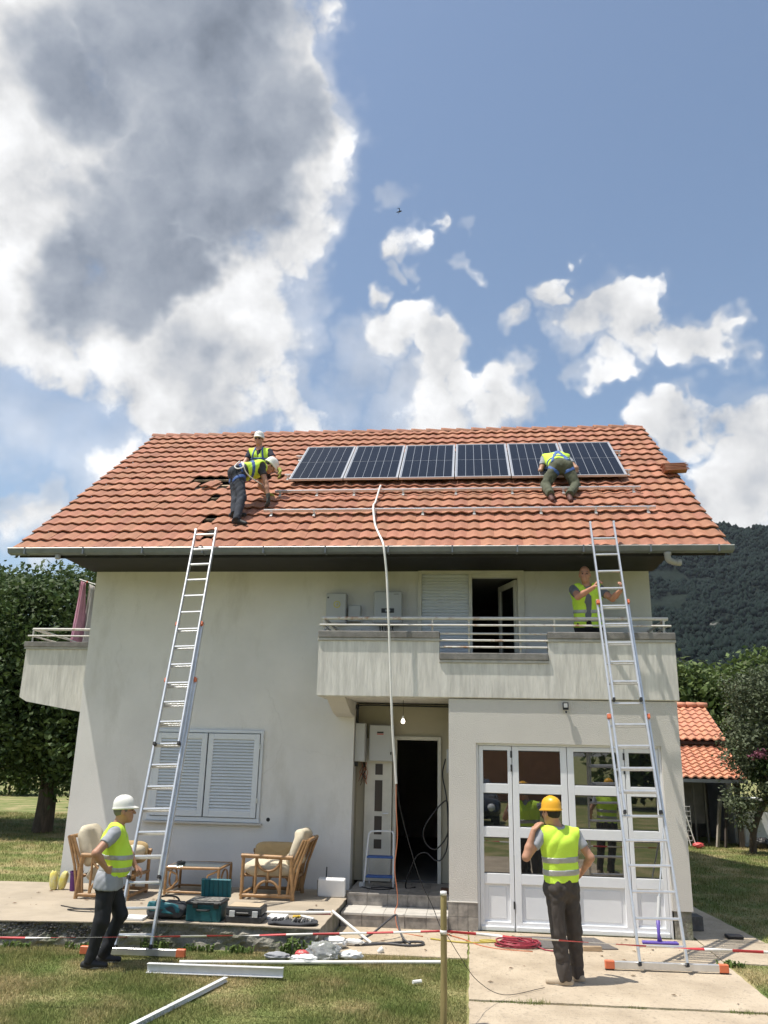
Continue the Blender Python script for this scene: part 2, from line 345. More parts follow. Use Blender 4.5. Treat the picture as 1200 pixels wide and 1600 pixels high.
m_rust = material('rusty_white_pipe', (0.62, 0.60, 0.56), 0.6, 0.1, 6, stain=((0.34, 0.17, 0.08), 5.0, 0.55, 0.68, (1, 1, 1)))
m_black = material('black_plastic', (0.012, 0.012, 0.013), 0.5)
m_darkgrey = material('dark_grey_plastic', (0.035, 0.037, 0.04), 0.55)
m_grey_box = material('grey_enamel', (0.50, 0.51, 0.51), 0.5, 0.03, 3)
m_pvc = material('grey_pvc', (0.34, 0.34, 0.34), 0.45, 0.05, 4)
m_pvc_white = material('white_conduit', (0.76, 0.75, 0.71), 0.45, 0.08, 6)
m_steptile = material('stone_look_tile', (0.40, 0.365, 0.325), 0.45, vscale=9, col2=(0.20, 0.185, 0.17), rnd=0.12, detail=7)
m_steptread = material('pale_tread', (0.56, 0.53, 0.48), 0.5, 0.1, 5)
m_path = material('sandy_concrete', (0.52, 0.435, 0.325), 0.95, vscale=1.6, col2=(0.38, 0.31, 0.225), bump=0.012, bscale=45, bdetail=7, stain=((0.24, 0.20, 0.16), 26, 0.54, 0.74, (1, 1, 1)), detail=10, ramp=(.36, .66))
m_patio = material('patio_concrete', (0.40, 0.34, 0.26), 0.95, 0.13, 2.0, bump=0.005, bscale=50, stain=((0.40, 0.345, 0.28), 5, 0.56, 0.76, (1, 1, 1)))
add_cracks(m_path, .8, (.16, .13, .10), .6); add_cracks(m_patio, .7, (.18, .15, .12), .6)
m_patio_edge = material('mossy_concrete_edge', (0.27, 0.255, 0.215), 0.97, 0.35, 4, bump=0.03, bscale=25, stain=((0.10, 0.12, 0.06), 3, 0.5, 0.7, (1, 1, 1)))
m_stone = material('dark_aggregate', (0.15, 0.14, 0.13), 0.9, 0.3, 8, rnd=0.45, bump=0.01, bscale=30)
m_glass = material('window_glass', (0.010, 0.012, 0.013), 0.015, spec=0.5); m_glass.node_tree.nodes['Principled BSDF'].inputs['IOR'].default_value = 2.8  # near-black base stands for the unlit space behind the panes
m_glass_dim = material('frosted_dark_glass', (0.060, 0.048, 0.042), 0.45); m_glass_top = material('smoked_glass', (0.10, 0.12, 0.12), 0.05, spec=0.8)

# ================================================================== SETTING
def grass_mat(name, blade=False):
    m = bpy.data.materials.new(name); m.use_nodes = True; nt = m.node_tree; N = nt.nodes; L = nt.links
    b = N['Principled BSDF']; b.inputs['Roughness'].default_value = 0.85; b.inputs['Specular IOR Level'].default_value = 0.2
    tc = N.new('ShaderNodeTexCoord')
    def noise(s, d, off=0.0):
        n = N.new('ShaderNodeTexNoise'); n.inputs['Scale'].default_value = s; n.inputs['Detail'].default_value = d
        mp = N.new('ShaderNodeMapping'); mp.inputs['Location'].default_value = (off, off, 0); L.new(tc.outputs['Object'], mp.inputs[0]); L.new(mp.outputs[0], n.inputs['Vector']); return n.outputs['Fac']
    def mr(x, a, b_):
        n = N.new('ShaderNodeMapRange'); n.inputs['From Min'].default_value = a; n.inputs['From Max'].default_value = b_; L.new(x, n.inputs[0]); return n.outputs[0]
    def mix(f, a, b_):
        n = N.new('ShaderNodeMix'); n.data_type = 'RGBA'; L.new(f, n.inputs[0])
        for i, v in ((6, a), (7, b_)):
            if isinstance(v, tuple): n.inputs[i].default_value = (*v, 1)
            else: L.new(v, n.inputs[i])
        return n.outputs[2]
    c = mix(mr(noise(2.2, 5), 0.35, 0.65), (0.145, 0.19, 0.055), (0.25, 0.245, 0.095))
    c = mix(mr(noise(1.15, 7, 7.3), 0.46, 0.64), c, (0.42, 0.34, 0.18))
    c = mix(mr(noise(35, 3), 0.40, 0.75), c, (0.10, 0.13, 0.040))
    if blade:
        g = N.new('ShaderNodeNewGeometry'); h = N.new('ShaderNodeHueSaturation'); L.new(c, h.inputs['Color'])
        r = N.new('ShaderNodeMapRange'); r.inputs['To Min'].default_value = 0.65; r.inputs['To Max'].default_value = 1.45; L.new(g.outputs['Random Per Island'], r.inputs[0]); L.new(r.outputs[0], h.inputs['Value'])
        c = h.outputs[0]
        t = N.new('ShaderNodeBsdfTranslucent'); L.new(c, t.inputs[0]); mx = N.new('ShaderNodeMixShader'); mx.inputs[0].default_value = 0.25
        L.new(b.outputs[0], mx.inputs[1]); L.new(t.outputs[0], mx.inputs[2]); L.new(mx.outputs[0], N['Material Output'].inputs[0])
    L.new(c, b.inputs['Base Color'])
    return m
m_lawn = grass_mat('lawn_turf'); m_blade = grass_mat('grass_blades', True)

# ground: one sheet out to the horizon, gently uneven near the house
def ground():
    xs = np.concatenate([np.array([-6000, -2500, -900, -300, -120, -60, -40]), np.linspace(-30, 30, 41), np.array([40, 60, 120, 300, 900, 2500, 6000])])
    ys = np.concatenate([np.array([-6000, -2000, -600, -150, -60, -35]), np.linspace(-25, 45, 45), np.array([60, 100, 250, 700, 2000, 6000])])
    X, Y = np.meshgrid(xs, ys, indexing='ij')
    Z = -0.004 * np.clip(np.abs(X) - 12, 0, 30) - 0.0
    Z = Z - 0.012 * np.clip(Y - 30, 0, 60)
    nx, ny = X.shape
    v = np.stack([X, Y, Z], -1).reshape(-1, 3); i = np.arange(nx * ny).reshape(nx, ny)
    f = np.stack([i[:-1, :-1], i[1:, :-1], i[1:, 1:], i[:-1, 1:]], -1).reshape(-1, 4)
    o = mesh_obj('lawn', v, f, m_lawn, None, True); tag(o, 'mown lawn with dry patches around the house', 'lawn', kind='structure')
ground()

# concrete path slabs
path = empty('path', (0, 0, 0), 'pale sandy concrete path in front of the garage doors', 'path', kind='structure')
def slab(poly, z0, z1, name='slab', mat=m_path, parent=path):
    # polygon slab with a finely jittered outline
    pts = []
    n = len(poly)
    for i in range(n):
        a = Vector(poly[i]); b = Vector(poly[(i + 1) % n]); k = max(1, int((b - a).length / 0.12))
        for j in range(k):
            p = a.lerp(b, j / k)
            if j: p = p + Vector((random.uniform(-1, 1), random.uniform(-1, 1))) * 0.008
            pts.append((p.x, p.y))
    mb = MB(); mb.prism(pts, 2, z0, z1); return mb.build(name, mat, parent)
slab([(-1.69, -1.50), (-0.05, -1.49), (-0.05, -0.03), (-1.69, -0.03)], -0.1, 0.015)
slab([(-0.03, -3.07), (2.80, -3.00), (2.80, -0.02), (-0.03, -0.02)], -0.1, 0.018)
slab([(-0.03, -8.0), (2.62, -8.0), (2.62, -3.05), (-0.03, -3.11)], -0.1, 0.012)
slab([(2.82, -1.13), (5.5, -1.13), (5.5, -0.35), (3.66, 0.02), (2.82, 0.02)], -0.1, 0.014)
slab([(2.82, 0.04), (3.64, 0.04), (3.40, 2.4), (3.36, 9.0), (2.82, 9.0)], -0.1, 0.016)

# patio
patio = empty('patio', (-4, -0.5, 0), 'raised concrete patio with crumbling mossy front edge', 'patio', kind='structure')
slab([(-9.0, -1.98), (-5.3, -1.90), (-3.2, -1.60), (-1.70, -1.60), (-1.70, 1.10), (-9.0, 0.55)], 0.258, 0.27, 'patio_slab', m_patio, patio)
def patio_edge():
    n = 150; xs = np.linspace(-9.0, -1.72, n); rows = 9
    v = []; 
    for x in xs:
        yb = np.interp(x, [-9, -5.3, -3.2, -1.7], [-1.95, -1.87, -1.57, -1.57])
        for k in range(rows):
            z = -0.05 + (0.306) * k / (rows - 1)
            y = yb - 0.02 * (1 - k / (rows - 1)) + rng.normal(0, 0.010) + 0.02 * math.sin(x * 5 + k)
            v.append((x, y, z))
    for x in (-9.0, -1.72):
        pass
    f = []
    for i in range(n - 1):
        for k in range(rows - 1):
            a = i * rows + k; f.append((a, a + rows, a + rows + 1, a + 1))
    o = len(v); v += [(-1.72, -1.57, -0.05), (-1.72, 1.1, -0.05), (-1.72, 1.1, 0.256), (-1.72, -1.57, 0.256)]; f.append((o, o + 1, o + 2, o + 3))
    mesh_obj('patio_edge', v, f, m_patio_edge, patio)
    # exposed aggregate stones along the broken left stretch of the edge
    mb = MB()
    for i in range(620):
        x = random.uniform(-6.4, -3.75); z = random.uniform(0.10, 0.245); r = random.uniform(0.010, 0.026)
        yb = np.interp(x, [-9, -5.3, -3.2, -1.7], [-1.95, -1.87, -1.57, -1.57]) - 0.012
        c = Vector((x, yb, z)); vs_ = []
        for d in ((1, 0, 0), (-1, 0, 0), (0, 1, 0), (0, -1, 0), (0, 0, 1), (0, 0, -1)):
            vs_.append(c + Vector(d) * r * random.uniform(0.6, 1.2))
        mb.add(vs_, [(0, 2, 4), (2, 1, 4), (1, 3, 4), (3, 0, 4), (2, 0, 5), (1, 2, 5), (3, 1, 5), (0, 3, 5)])
    tag(mb.build('aggregate', m_stone, patio), kind='stuff')
patio_edge()

# ================================================================== HOUSE
house = empty('house', (-1.7, 1.13, 0), 'two-storey rendered house with terracotta roof and concrete balcony', 'house')
W = 1.13; ZS = 5.0                                        # front wall plane, soffit height
def wallpart(boxes, mat, name='wall'):
    mb = MB()
    for b in boxes: mb.box(*b)
    return mb.build(name, mat, house)
wallpart([(-6.17, -1.76, W, W + .25, 0, ZS)], m_stucco)
wallpart([(-1.76, -0.79, W, W + .25, 3.12, ZS), (-0.79, 0.04, W + .04, W + .25, 3.12, ZS), (0.04, 0.78, W, W + .25, 4.99, ZS), (0.78, 2.79, W, W + .25, 3.12, ZS)], m_stucco)
wallpart([(-6.17, -5.92, W + .25, 8.6, 0, ZS)], m_stucco, 'side_wall')
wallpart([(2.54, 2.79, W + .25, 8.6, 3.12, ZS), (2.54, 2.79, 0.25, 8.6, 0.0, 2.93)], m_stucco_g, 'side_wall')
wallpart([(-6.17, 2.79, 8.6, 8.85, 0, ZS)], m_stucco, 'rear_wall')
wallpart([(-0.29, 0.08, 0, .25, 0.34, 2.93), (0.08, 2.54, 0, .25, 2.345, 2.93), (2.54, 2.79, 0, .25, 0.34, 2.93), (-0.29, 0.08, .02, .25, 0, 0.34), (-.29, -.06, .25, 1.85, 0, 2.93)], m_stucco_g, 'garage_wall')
wallpart([(2.56, 2.77, 0.02, .25, 0, 0.34)], m_patio_edge, 'pillar_base')
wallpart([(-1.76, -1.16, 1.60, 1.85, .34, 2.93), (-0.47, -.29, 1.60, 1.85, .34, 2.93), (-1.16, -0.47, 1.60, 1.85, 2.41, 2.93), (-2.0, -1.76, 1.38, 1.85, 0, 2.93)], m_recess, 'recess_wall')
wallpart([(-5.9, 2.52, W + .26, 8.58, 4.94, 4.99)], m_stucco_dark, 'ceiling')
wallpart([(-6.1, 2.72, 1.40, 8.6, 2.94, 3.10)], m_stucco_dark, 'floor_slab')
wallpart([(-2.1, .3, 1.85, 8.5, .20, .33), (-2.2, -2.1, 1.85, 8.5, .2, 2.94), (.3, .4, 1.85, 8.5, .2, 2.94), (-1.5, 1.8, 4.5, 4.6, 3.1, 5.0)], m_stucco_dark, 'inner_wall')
for X in (-6.17, 2.54):
    mb = MB(); mb.prism([(W, ZS), (8.6, ZS), (4.87, ZS + (4.87 - W) * .74)], 0, X, X + .25); mb.build('gable_wall', m_stucco, house)
# small plaster hole beside the window, electrical rough-in
mb = MB(); mb.lathe((-3.02, W + .004, 1.19), [(.028, 0), (.03, .006), (.02, .01)], 9, (0, -1, 0)); mb.build('wall_hole', m_black, house)

# ---------------- plinth tiles and steps
def tile_piece(x0, x1, y0, y1, z0, z1, parent, name='tile', mat=m_steptile):
    mb = MB(); mb.box(x0, x1, y0, y1, z0, z1); return mb.build(name, mat, parent, bevel=0.002)
plinth = MB().box(-.30, .085, .0, .02, 0, .34).build('plinth', m_coping, house)
for i in range(3):
    for k in range(2):
        tile_piece(-.302 + i * .13, -.302 + i * .13 + .126, -.012 - random.random() * .002, .0, .012 + k * .165, .012 + k * .165 + .161, plinth)
MB().box(-.315, .085, -.018, .0, .341, .356).build('plinth_cap', m_steptread, house, bevel=.003)
steps = MB().box(-1.70, -.30, -.04, 1.60, -.05, .150).box(-1.70, -.30, .51, 1.60, .150, .305).build('steps', m_coping, house)
for i in range(5):
    x0 = -1.70 + i * .28
    tile_piece(x0, x0 + .275, -.052, -.04, .016, .150, steps)
    tile_piece(x0, x0 + .275, .498, .51, .182, .305, steps)
    for j in range(2): tile_piece(x0, x0 + .276, -.06 + j * .28, -.06 + j * .28 + .275, .151, .181, steps, 'tread_tile', m_steptread)
    for j in range(4): tile_piece(x0, x0 + .276, .486 + j * .278, .486 + j * .278 + .273, .306, .335, steps, 'tread_tile', m_steptile)

# ---------------- entrance door, frame and open leaf
fr = MB().box(-1.19, -1.135, 1.555, 1.63, .335, 2.44).box(-.50, -.445, 1.555, 1.63, .335, 2.44).box(-1.135, -.50, 1.555, 1.63, 2.385, 2.44)
fr.build('door_frame', m_cream, house, bevel=.004)
leaf = MB().box(-1.62, -1.20, 1.50, 1.55, .345, 2.40).build('door', m_cream, house, bevel=.004)
for z0, z1 in ((1.86, 2.02), (1.33, 1.78), (1.0, 1.26), (.80, .93)):
    MB().box(-1.46, -1.345, 1.492, 1.4995, z0, z1).build('door_pane', m_glass_dim, leaf)
MB().tube([(-1.25, 1.50, 1.30), (-1.25, 1.45, 1.30), (-1.33, 1.45, 1.30)], .009).build('door_handle', m_alu, leaf)

# ---------------- ground floor window with closed louvred shutters
win = MB().box(-4.90, -3.155, W - .035, W - .001, 1.14, 1.20).box(-4.90, -3.155, W - .035, W - .001, 2.43, 2.475).box(-4.90, -4.855, W - .035, W - .001, 1.20, 2.43).box(-3.20, -3.155, W - .035, W - .001, 1.20, 2.43)
win = win.build('window_frame', m_shutter, house, bevel=.004)
MB().box(-4.94, -3.11, W - .075, W - .001, 1.105, 1.135).build('window_sill', m_steptread, house, bevel=.004)
MB().box(-4.85, -3.205, W - .012, W - .002, 1.205, 2.425).build('window_backing', m_darkgrey, house)
for x0, x1 in ((-4.848, -4.035), (-4.015, -3.208)):
    y0, y1 = W - .055, W - .018
    sh = MB().box(x0, x0 + .085, y0, y1, 1.21, 2.42).box(x1 - .085, x1, y0, y1, 1.21, 2.42).box(x0 + .085, x1 - .085, y0, y1, 1.21, 1.30).box(x0 + .085, x1 - .085, y0, y1, 2.335, 2.42)
    sh = sh.build('shutter', m_shutter, house, bevel=.004)
    nsl = 23
    for k in range(nsl):
        z = 1.30 + (k + .5) * (1.035 / nsl)
        o = MB().obox(((x0 + x1) / 2, W - .037, z), (1, 0, 0), (0, -.55, -.83), (0, .83, -.55), (x1 - x0) / 2 - .084, .026, .0035).build('slat', m_shutter, sh)
for z in (1.42, 2.2):
    MB().box(-3.212, -3.19, W - .062, W - .05, z, z + .07).build('hinge', m_alu, win)

# ---------------- garage doors
gx = [.115, .565, 1.30, 2.06, 2.51]
gf = MB().box(.08, .115, .05, .15, 0.0, 2.345).box(2.51, 2.54, .05, .15, 0.0, 2.345).box(.115, 2.51, .05, .15, 2.315, 2.345).build('garage_frame', m_white_door, house, bevel=.003)
rows = [(.70, 1.145), (1.275, 1.70), (1.82, 2.255)]
for i in range(4):
    a, b = gx[i] + .004, gx[i + 1] - .004; y0, y1 = .055, .105; sw = .055 if i in (0, 3) else .085
    mb = MB().box(a, a + sw, y0, y1, .02, 2.31).box(b - sw, b, y0, y1, .02, 2.31)
    zs = [.02, .125, .575, .70, 1.145, 1.275, 1.70, 1.82, 2.255, 2.31]
    for z0, z1 in ((.02, .125), (.575, .70), (1.145, 1.275), (1.70, 1.82), (2.255, 2.31)): mb.box(a + sw, b - sw, y0, y1, z0, z1)
    leafo = mb.build('garage_door', m_white_door, house, bevel=.004)
    for z0, z1 in rows:
        MB().box(a + sw, b - sw, .078, .084, z0, z1).build('pane', m_glass, leafo)
        for (q0, q1, r0, r1) in ((a + sw, b - sw, z0, z0 + .012), (a + sw, b - sw, z1 - .012, z1)):
            MB().box(q0, q1, .066, .078, r0, r1).build('glazing_bead', m_darkgrey, leafo)
    MB().box(a + sw, b - sw, .085, .10, .125, .575).build('panel', m_white_door, leafo)
    MB().box(a + sw + .05, b - sw - .05, .078, .088, .165, .535).build('raised_panel', m_white_door, leafo, bevel=.006)
    hx = b - .01 if i in (0, 2) else None
    if hx:
        for z in (.28, 1.98, 2.16): MB().box(hx - .006, hx + .016, .048, .056, z, z + .09).build('hinge', m_darkgrey, leafo)
    MB().box(a + .01, b - .01, .030, .055, .02, .075).build('drip_rail', m_white_door, leafo, bevel=.006)
MB().box(.1, 2.52, .04, .2, 0.012, .02).build('threshold', m_coping, house)

# ---------------- balcony
balc = MB()
balc.box(-2.15, -.42, -.03, .12, 2.95, 3.72).box(-.42, 1.10, -.03, .12, 2.95, 3.42).box(1.10, 2.82, -.03, .12, 2.95, 3.72)
balc.box(-2.15, -2.01, .12, W - .002, 2.95, 3.72).box(2.68, 2.82, .12, W - .002, 2.95, 3.72)
balc = balc.build('balcony', m_conc, house)
MB().box(-2.14, 2.80, -.015, W + .25, 2.94, 3.08).build('balcony_floor', m_conc, balc)
MB().prism([(.05, 2.94), (W, 2.94), (W, 2.70), (.75, 2.74)], 0, -2.03, -1.762).build('bracket', m_stucco_g, house)
for x0, x1, z in ((-2.16, -.415, 3.72), (-.415, 1.095, 3.42), (1.095, 2.83, 3.72)):
    MB().box(x0, x1, -.062, .14, z + .042, z + .138).build('coping', m_coping, balc, bevel=.008)
    MB().box(x0 - .004, x1 + .004, -.05, .13, z + .002, z + .040).build('coping_lip', m_coping_l, balc, bevel=.004)
for x0, x1 in ((-2.17, -2.0), (2.67, 2.835)):
    MB().box(x0, x1, .142, W - .003, 3.762, 3.858).build('coping', m_coping, balc, bevel=.008)
def rail(pts, r, parent, mat=m_rust, name='rail'):
    return MB().tube(pts, r, 10).build(name, mat, parent, auto=40)
rail([(-2.13, .02, 4.05), (2.76, .02, 4.06)], .024, balc); rail([(-2.15, -.02, 3.948), (2.79, -.02, 3.955)], .014, balc)
for z in (3.835, 3.74, 3.645): rail([(-.41, .0, z), (1.09, .0, z)], .0145, balc)
for x in (-2.1, -.52, 1.2, 2.70): rail([(x, .03, 3.858), (x, .02, 4.05)], .016, balc, name='post')
for x in (.0, .72): rail([(x, .045, 3.55), (x, .045, 4.05)], .016, balc, name='post')
for x, sgn in ((-2.09, 1), (2.73, -1)):
    rail([(x, .02, 4.05), (x, W, 4.05)], .022, balc); rail([(x, .0, 3.95), (x, W, 3.95)], .014, balc)
    rail([(x, .03, 3.86), (x + .0, .55, 4.04)], .012, balc, name='brace')

# ---------------- balcony doorway: roller shutter and open glazed leaf
bf = MB().box(-.80, -.74, W - .045, W + .06, 3.08, 5.0).box(-.0, .055, W - .045, W + .06, 3.08, 4.935).box(.765, .865, W - .045, W + .06, 3.08, 4.935).box(-.74, .865, W - .055, W + .06, 4.935, 5.0).box(.055, .765, W - .03, W + .06, 4.875, 4.935)
bf.build('doorway_frame', m_cream, house, bevel=.004)
rs = MB().box(-.74, 0, W + .012, W + .03, 3.085, 4.935).build('roller_shutter', m_shutter, house)
for k in range(36):
    z = 3.09 + k * .0512
    MB().prism([(W + .012, z), (W - .004, z + .008), (W - .006, z + .036), (W + .012, z + .0465)], 0, -.735, -.004).build('slat', m_shutter, rs)
lf = empty('balcony_door', (.755, W + .1, 3.1)); lf.parent = house; lf.matrix_parent_inverse = wmat(house).inverted()
def door_leaf():
    d = Vector((-.36, .93, 0)).normalized(); n = Vector((d.y, -d.x, 0)); o = Vector((.755, W + .06, 0)); up = Vector((0, 0, 1))
    fr_ = MB()
    for s0, s1, z0, z1 in ((0, .08, 3.1, 4.86), (.60, .68, 3.1, 4.86), (.08, .60, 3.1, 3.2), (.08, .60, 4.77, 4.86)):
        fr_.obox(o + d * ((s0 + s1) / 2) + up * ((z0 + z1) / 2), d, n, up, (s1 - s0) / 2, .028, (z1 - z0) / 2)
    fr_.build('leaf_frame', m_cream, lf, bevel=.004)
    MB().obox(o + d * .34 + up * 3.985, d, n, up, .26, .006, .785).build('pane', m_glass, lf)
door_leaf()

# ---------------- small side balcony on the left
sb = MB().prism([(-7.43, 2.95), (-7.30, 2.88), (-6.172, 2.70), (-6.172, 3.74), (-7.43, 3.74)], 1, 1.50, 1.62)
sb.box(-7.43, -7.31, 1.62, 3.6, 2.92, 3.74)
sb = sb.build('side_balcony', m_conc, house)
MB().box(-7.42, -6.172, 1.62, 3.6, 2.95, 3.08).build('balcony_floor', m_conc, sb)
MB().box(-7.46, -6.172, 1.455, 1.65, 3.775, 3.86).build('coping', m_coping, sb, bevel=.006); MB().box(-7.45, -6.172, 1.47, 1.64, 3.742, 3.773).build('coping_lip', m_coping_l, sb)
MB().box(-7.46, -7.28, 1.65, 3.6, 3.776, 3.86).build('coping', m_coping, sb, bevel=.006)
rail([(-7.38, 1.55, 4.08), (-6.175, 1.55, 4.08)], .022, sb); rail([(-7.44, 1.52, 3.965), (-6.175, 1.52, 3.965)], .014, sb)
rail([(-7.38, 1.55, 4.08), (-7.38, 3.6, 4.08)], .02, sb); rail([(-7.38, 1.55, 3.965), (-7.38, 3.6, 3.965)], .014, sb)
for x in (-7.37, -6.32): rail([(x, 1.55, 3.86), (x, 1.55, 4.08)], .014, sb, name='post')
rail([(-7.25, 1.56, 4.07), (-6.6, 1.58, 3.87)], .012, sb, name='brace')

# ---------------- roof
SL = math.atan((8.93 - 5.08) / 4.92); cS, sS = math.cos(SL), math.sin(SL)
RN = Vector((0, -sS, cS)); RU = Vector((0, cS, sS))
def rp(x, u, h=0.0): return Vector((x, -.05, 5.08)) + RU * u + RN * h
TW, TC = .2055, .329; NC, NR = 52, 19; RX0 = -7.0
roof = MB()
for (x0, x1, u0, u1) in ((-6.95, 3.64, .05, 6.22),):
    p = [rp(x0, u0, -.13), rp(x1, u0, -.13), rp(x1, u1, -.13), rp(x0, u1, -.13), rp(x0, u0, -.16), rp(x1, u0, -.16), rp(x1, u1, -.16), rp(x0, u1, -.16)]
    roof.add(p, [(0, 1, 2, 3), (7, 6, 5, 4), (0, 4, 5, 1), (1, 5, 6, 2), (2, 6, 7, 3), (3, 7, 4, 0)])
roof = roof.build('roof', m_deck, house)
rear = MB(); rear.add([(-7, 4.87, 8.91), (3.68, 4.87, 8.91), (3.68, 9.85, 5.05), (-7, 9.85, 5.05), (-7, 4.87, 8.85), (3.68, 4.87, 8.85), (3.68, 9.85, 4.99), (-7, 9.85, 4.99)], [(0, 1, 2, 3), (7, 6, 5, 4), (0, 4, 5, 1), (1, 5, 6, 2), (2, 6, 7, 3), (3, 7, 4, 0)])
rear.build('rear_slope', m_tile, house)
def tile_mesh():
    nseg = 9; L = TC + .07; top = []; bot = []
    v = []; f = []
    def prof(x):
        t = x / TW
        return .0140 * math.sin(2 * math.pi * (t - .30)) * (1.0 if math.sin(2 * math.pi * (t - .30)) > 0 else .75)
    xs = [(-.008 + (TW + .016) * i / (nseg - 1)) for i in range(nseg)]
    for (u, h) in ((0, .050), (L, .006)):
        for x in xs: v.append((x, u, h + prof(x)))
    for x in xs: v.append((x, .004, .050 + prof(x) - .024))
    for x in xs: v.append((x, L, .006 + prof(x) - .012))
    for i in range(nseg - 1):
        f.append((i, i + 1, nseg + i + 1, nseg + i))
        f.append((2 * nseg + i, 2 * nseg + i + 1, i + 1, i))
        f.append((3 * nseg + i, 3 * nseg + i + 1, 2 * nseg + i + 1, 2 * nseg + i))
    f.append((0, nseg, 3 * nseg, 2 * nseg)); f.append((nseg - 1, 3 * nseg - 1, 4 * nseg - 1, 2 * nseg - 1))
    return v, f
tv, tf = tile_mesh()
tme = bpy.data.meshes.new('tile'); tme.from_pydata(tv, [], tf); tme.materials.append(m_tile)
tme.polygons.foreach_set('use_smooth', np.ones(len(tme.polygons), dtype=bool)); tme.set_sharp_from_angle(angle=R(50)); tme.update()
HOLES = {(9, 9), (9, 10), (9, 11), (9, 12), (8, 10), (6, 12), (3, 13), (1, 14), (8, 12)}
ROT = Matrix(((1, 0, 0), (0, cS, -sS), (0, sS, cS)))
stuffv = []; stufff = []; ntile = 0
tvn = np.array(tv)
for r in range(NR):
    for cidx in range(NC):
        if (r, cidx) in HOLES: continue
        x = RX0 + cidx * TW; u = r * TC - .035
        jx, jr, jh = random.uniform(-.006, .006), random.uniform(-.022, .022), random.uniform(-.005, .006)
        if ntile < 300:
            o = bpy.data.objects.new('tile', tme); COL.objects.link(o); o.parent = roof; o.matrix_parent_inverse = wmat(roof).inverted()
            o.matrix_basis = Matrix.Translation(rp(x + jx, u, jh)) @ (ROT @ Matrix.Rotation(jr, 3, 'Z')).to_4x4()
        else:
            p = tvn.copy(); p[:, 0] += -tvn[:, 1] * jr + jx; p[:, 2] += jh
            base = rp(x, u)
            q = np.stack([p[:, 0] + base.x, base.y + p[:, 1] * cS - p[:, 2] * sS, base.z + p[:, 1] * sS + p[:, 2] * cS], -1)
            off = len(stuffv) * len(tv); stuffv.append(q); stufff += [tuple(i + off for i in fc) for fc in tf]
        ntile += 1
o = mesh_obj('upper_tiles', [tuple(p) for q in stuffv for p in q], stufff, m_tile, roof, True); o.data.set_sharp_from_angle(angle=R(50)); tag(o, kind='stuff')
for r in range(NR):
    u = r * TC + .27
    if r < 11:
        p0, p1 = rp(-5.6, u, -.035), rp(-3.9, u, -.035)
        MB().obox((p0 + p1) / 2, (1, 0, 0), RU, RN, (p1 - p0).length / 2, .022, .018).build('batten', m_batten, roof)
# loose tile lying skewed beside the opening
o = bpy.data.objects.new('loose_tile', tme); COL.objects.link(o); o.parent = roof; o.matrix_parent_inverse = wmat(roof).inverted()
o.matrix_basis = Matrix.Translation(rp(-4.82, 2.62, .045)) @ (ROT @ Matrix.Rotation(R(-12), 3, 'Z')).to_4x4()
for xa, xb in ((-6.985, -6.962), (3.652, 3.676)):
    p0, p1 = rp((xa + xb) / 2, .0, -.055), rp((xa + xb) / 2, 6.22, -.055)
    MB().obox((p0 + p1) / 2, (1, 0, 0), RU, RN, (xb - xa) / 2, 3.11, .075).build('rake_gap_board', m_soffit, roof)  # dark board added to close bright sky gaps under the tile ends
# ridge caps
def cap_mesh():
    mb = MB(); prof = []
    n = 8
    for (x, rr) in ((-.02, .142), (.045, .138), (.35, .100)):
        for k in range(n + 1):
            a = math.pi * (k / n); mb.v.append((x, math.cos(a) * rr * 1.15, math.sin(a) * rr * .85))
    for i in range(2):
        for k in range(n):
            a = i * (n + 1) + k; mb.f.append((a, a + n + 1, a + n + 2, a + 1)); mb.m.append(0)
    o0 = len(mb.v)
    for k in range(n + 1):
        a = math.pi * (k / n); mb.v.append((-.02, math.cos(a) * .118 * 1.15, math.sin(a) * .118 * .85))
    for k in range(n): mb.f.append((k, k + 1, o0 + k + 1, o0 + k)); mb.m.append(0)
    return mb
cm = cap_mesh(); cme = bpy.data.meshes.new('ridge_tile'); cme.from_pydata(cm.v, [], cm.f); cme.materials.append(m_tile)
cme.polygons.foreach_set('use_smooth', np.ones(len(cme.polygons), dtype=bool)); cme.update()
for k in range(33):
    o = bpy.data.objects.new('ridge_tile', cme); COL.objects.link(o); o.parent = roof; o.matrix_parent_inverse = wmat(roof).inverted()
    o.location = (-7.0 + k * .323, 4.87, 8.855 + random.uniform(-.008, .008)); o.rotation_euler = (random.uniform(-.03, .03), 0, random.uniform(-.015, .015))

# ---------------- eaves: soffit, gutter, brackets, outlet elbow
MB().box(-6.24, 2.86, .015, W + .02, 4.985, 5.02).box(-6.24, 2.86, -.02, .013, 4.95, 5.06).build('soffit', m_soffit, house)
gp = [(-.035, 5.075), (-.17, 5.075), (-.176, 5.066), (-.165, 5.035), (-.15, 5.000), (-.055, 4.985), (-.035, 4.992)]
gut = MB().prism(gp, 0, -7.02, 3.70).build('gutter', m_gutter, house, bevel=.006)
MB().tube([(-7.02, -.172, 5.074), (3.70, -.172, 5.074)], .008, 6).build('gutter_lip_highlight', m_alu_dull, gut)  # paler metal puts the thin highlight along the lip into its colour
for k in range(12):
    x = -6.75 + k * .93
    MB().box(x, x + .022, -.181, -.03, 4.982, 5.086).build('gutter_bracket', m_gutter, gut)
el = smooth_path([(2.80, -.10, 4.99), (2.80, -.09, 4.93), (2.82, -.07, 4.885), (2.90, -.02, 4.865), (2.99, .0, 4.865)], 4)
MB().tube(el, .045, 12).tube([(2.80, -.10, 4.99), (2.80, -.098, 4.955)], .054, 12).tube([(2.93, -.012, 4.865), (2.99, .0, 4.865)], .053, 12).build('outlet_elbow', m_pvc, house, auto=50)
MB().lathe((-6.24, -.08, 4.99), [(.04, 0), (.042, -.06), (.03, -.07)], 10).build('outlet', m_pvc, house, auto=40)

